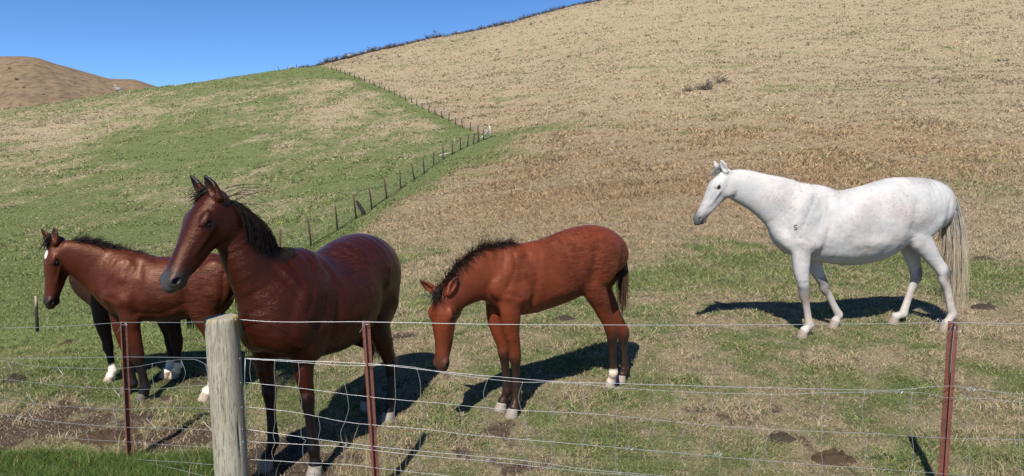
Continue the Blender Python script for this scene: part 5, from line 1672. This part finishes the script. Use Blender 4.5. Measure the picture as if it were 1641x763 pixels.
# scrub row along the skyline of the hill
def skyline(u):
    d = np.linspace(150, 420, 260); r = ray(u, 300)
    x = (u - 820.5) / FPX * d
    z = gz(x, d); e = (H - z) / d
    i = int(np.argmin(e))
    return np.array([x[i], d[i] - 1.0, g1(x[i], d[i] - 1.0)])
base_v = [shrub_mesh('scrub_bush', 60 + k, 1.5, 1.7, 34, DARK, leaf=.085) for k in range(5)]
base_m = []
for k, (V, F, T) in enumerate(base_v):
    o = mesh_np('scrub_bush', V, F, M_SHRUB, None, {'tint': T}, smooth=False, link=False); base_m.append(o)
rg = np.random.RandomState(99)
us = []
u = 489.0
while u < 985:
    us.append(u); u += rg.uniform(2.8, 5.6) * (1.0 if u < 700 else 1.25)
for i, u in enumerate(us):
    p = skyline(u)
    o = base_m[i % 5].copy(); COL.objects.link(o)
    k = rg.uniform(.55, 1.25) * (.6 if u < 520 else 1.0) * (1.15 if 530 < u < 640 or 690 < u < 720 or 790 < u < 850 else .8)
    o.location = (p[0] + rg.uniform(-.5, .5), p[1] + rg.uniform(-1.5, .5), p[2] - .1); o.scale = (k * 1.4, k * 1.4, k * .9); o.rotation_euler = (0, 0, rg.uniform(0, 6.28))
    tag(o, 'dark leafless thorn bush in the row along the skyline of the brown hill', 'bush', 'thorn bushes along the hill skyline')
# pale stones and old posts on the crest, where the green hill meets the row of bushes
def boulder(name, loc, r, seed, label, group, squash=.7):
    n, m = 12, 7
    V = []
    rg = np.random.RandomState(seed)
    for i in range(m + 1):
        th = math.pi * i / m
        for j in range(n):
            ph = 2 * math.pi * j / n
            d = np.array([math.sin(th) * math.cos(ph), math.sin(th) * math.sin(ph), math.cos(th)])
            k = r * (.72 + .6 * float(fbm(np.array([d[0] * 1.4 + seed]), np.array([d[1] * 1.4 + d[2] * 2.1]), 5, 3)[0]))
            V.append(d * k * [1.2, .9, squash])
    F = [[i * n + j, (i + 1) * n + j, (i + 1) * n + (j + 1) % n, i * n + (j + 1) % n] for i in range(m) for j in range(n)]
    o = mesh_np(name, np.array(V), np.array(F), M_ROCK, None, None, smooth=False); o.location = loc
    tag(o, label, 'rock', group)
    return o
boulder('rock', skyline(476) + [0, -1, .15], .6, 1, 'pale boulder on the green crest left of the thorn bush row', 'pale rocks on the crest')
for i, (u, k) in enumerate(((569, .8), (582, .55), (594, .6), (545, .5), (739, .7), (666, .5))):
    boulder('rock', skyline(u) + [0, -3.5, .15], k, 5 + i, 'small pale rock lying at the foot of the thorn bushes on the skyline', 'pale rocks along the thorn bushes')
for i, (u, lean) in enumerate(((456, -.6), (468, .05), (482, .25))):
    p = skyline(u)
    V, F = tube_np([[0, 0, -.3], [lean * .5, 0, .6], [lean, 0, 1.3 if i % 2 == 0 else .9]], .10, 6)
    o = mesh_np('crest_post', V, F, M_OLDPOST); o.location = p
    tag(o, ['leftmost dark old post on the green crest, leaning left against the sky', 'short upright dark post on the green crest just left of the pale boulder', 'dark post on the green crest between the pale boulder and the first thorn bush'][i], 'post', 'old posts on the green crest')

# pale rock outcrop on the far bare hill
def outcrop():
    D = 1180.0
    p = pix(192, 147, D)
    dg = bpy.context.evaluated_depsgraph_get()
    fo = bpy.data.objects['far_hill']
    cam_p = Vector((0, 0, H)); dr = (Vector(p) - cam_p).normalized()
    hit, loc, nr, fi = fo.ray_cast(cam_p, dr)
    q = np.array(loc) if hit else p
    r = empty('rock_outcrop', q)
    tag(r, 'pale rock outcrop with dark scrub on the far bare hill at the left', 'rock')
    for i, (dx, dz, k) in enumerate(((-4, 5, 3.0), (-1, 3, 4.0), (1.5, -1, 3.5), (4, -4, 4.0), (-5, 8, 2.4), (6.5, -7, 2.5))):
        o = boulder('boulder', (0, 0, 0), k, 31 + i, None, None, .9)
        for key in ('label', 'category', 'group'):
            if key in o: del o[key]
        o.parent = r; o.location = (dx, -2, dz)
    V, F, T = shrub_mesh('scrub', 5, 3.0, 4.0, 40, DARK)
    o = mesh_np('scrub', V, F, M_SHRUB, r, {'tint': T}, smooth=False); o.location = (6.5, -3, -7)
outcrop()
far_spots = [(15, 110, 3), (27, 128, 3.4), (38, 141, 2.6), (70, 152, 2), (120, 135, 2)]
for i, (u, v, k) in enumerate(far_spots):
    fo = bpy.data.objects['far_hill']
    p = pix(u, v, 1000.0); hit, loc, nr, fi = fo.ray_cast(Vector((0, 0, H)), (Vector(p) - Vector((0, 0, H))).normalized())
    if hit:
        o = base_m[i % 5].copy(); COL.objects.link(o); o.location = loc; o.scale = (k * .8, k * .8, k * .7)
        tag(o, 'dark speck of scrub on the far bare hill at the left', 'bush', 'scrub specks on the far hill')

# dry stalks round the middle steel post
def stalks():
    rg = np.random.RandomState(77)
    pts = []
    for cu, cv, n, sp in ((602, 775, 46, .16), (575, 765, 26, .14), (560, 735, 18, .10), (208, 735, 26, .14), (350, 760, 30, .2), (1600, 765, 14, .1), (400, 765, 20, .12)):
        p = ground_hit(cu, cv)
        pts.append(np.stack([p[0] + rg.normal(0, sp, n), p[1] + rg.normal(0, sp * .6, n)], 1))
    P = np.vstack(pts); n = len(P)
    c = np.array([.46, .37, .21])[None] * rg.uniform(.6, 1.2, n)[:, None]
    o = blades('dry_stalks', P[:, 0], P[:, 1], rg.uniform(.10, .30, n), rg.uniform(.003, .0055, n), rg.uniform(.02, .10, n), c, 2)
stalks()
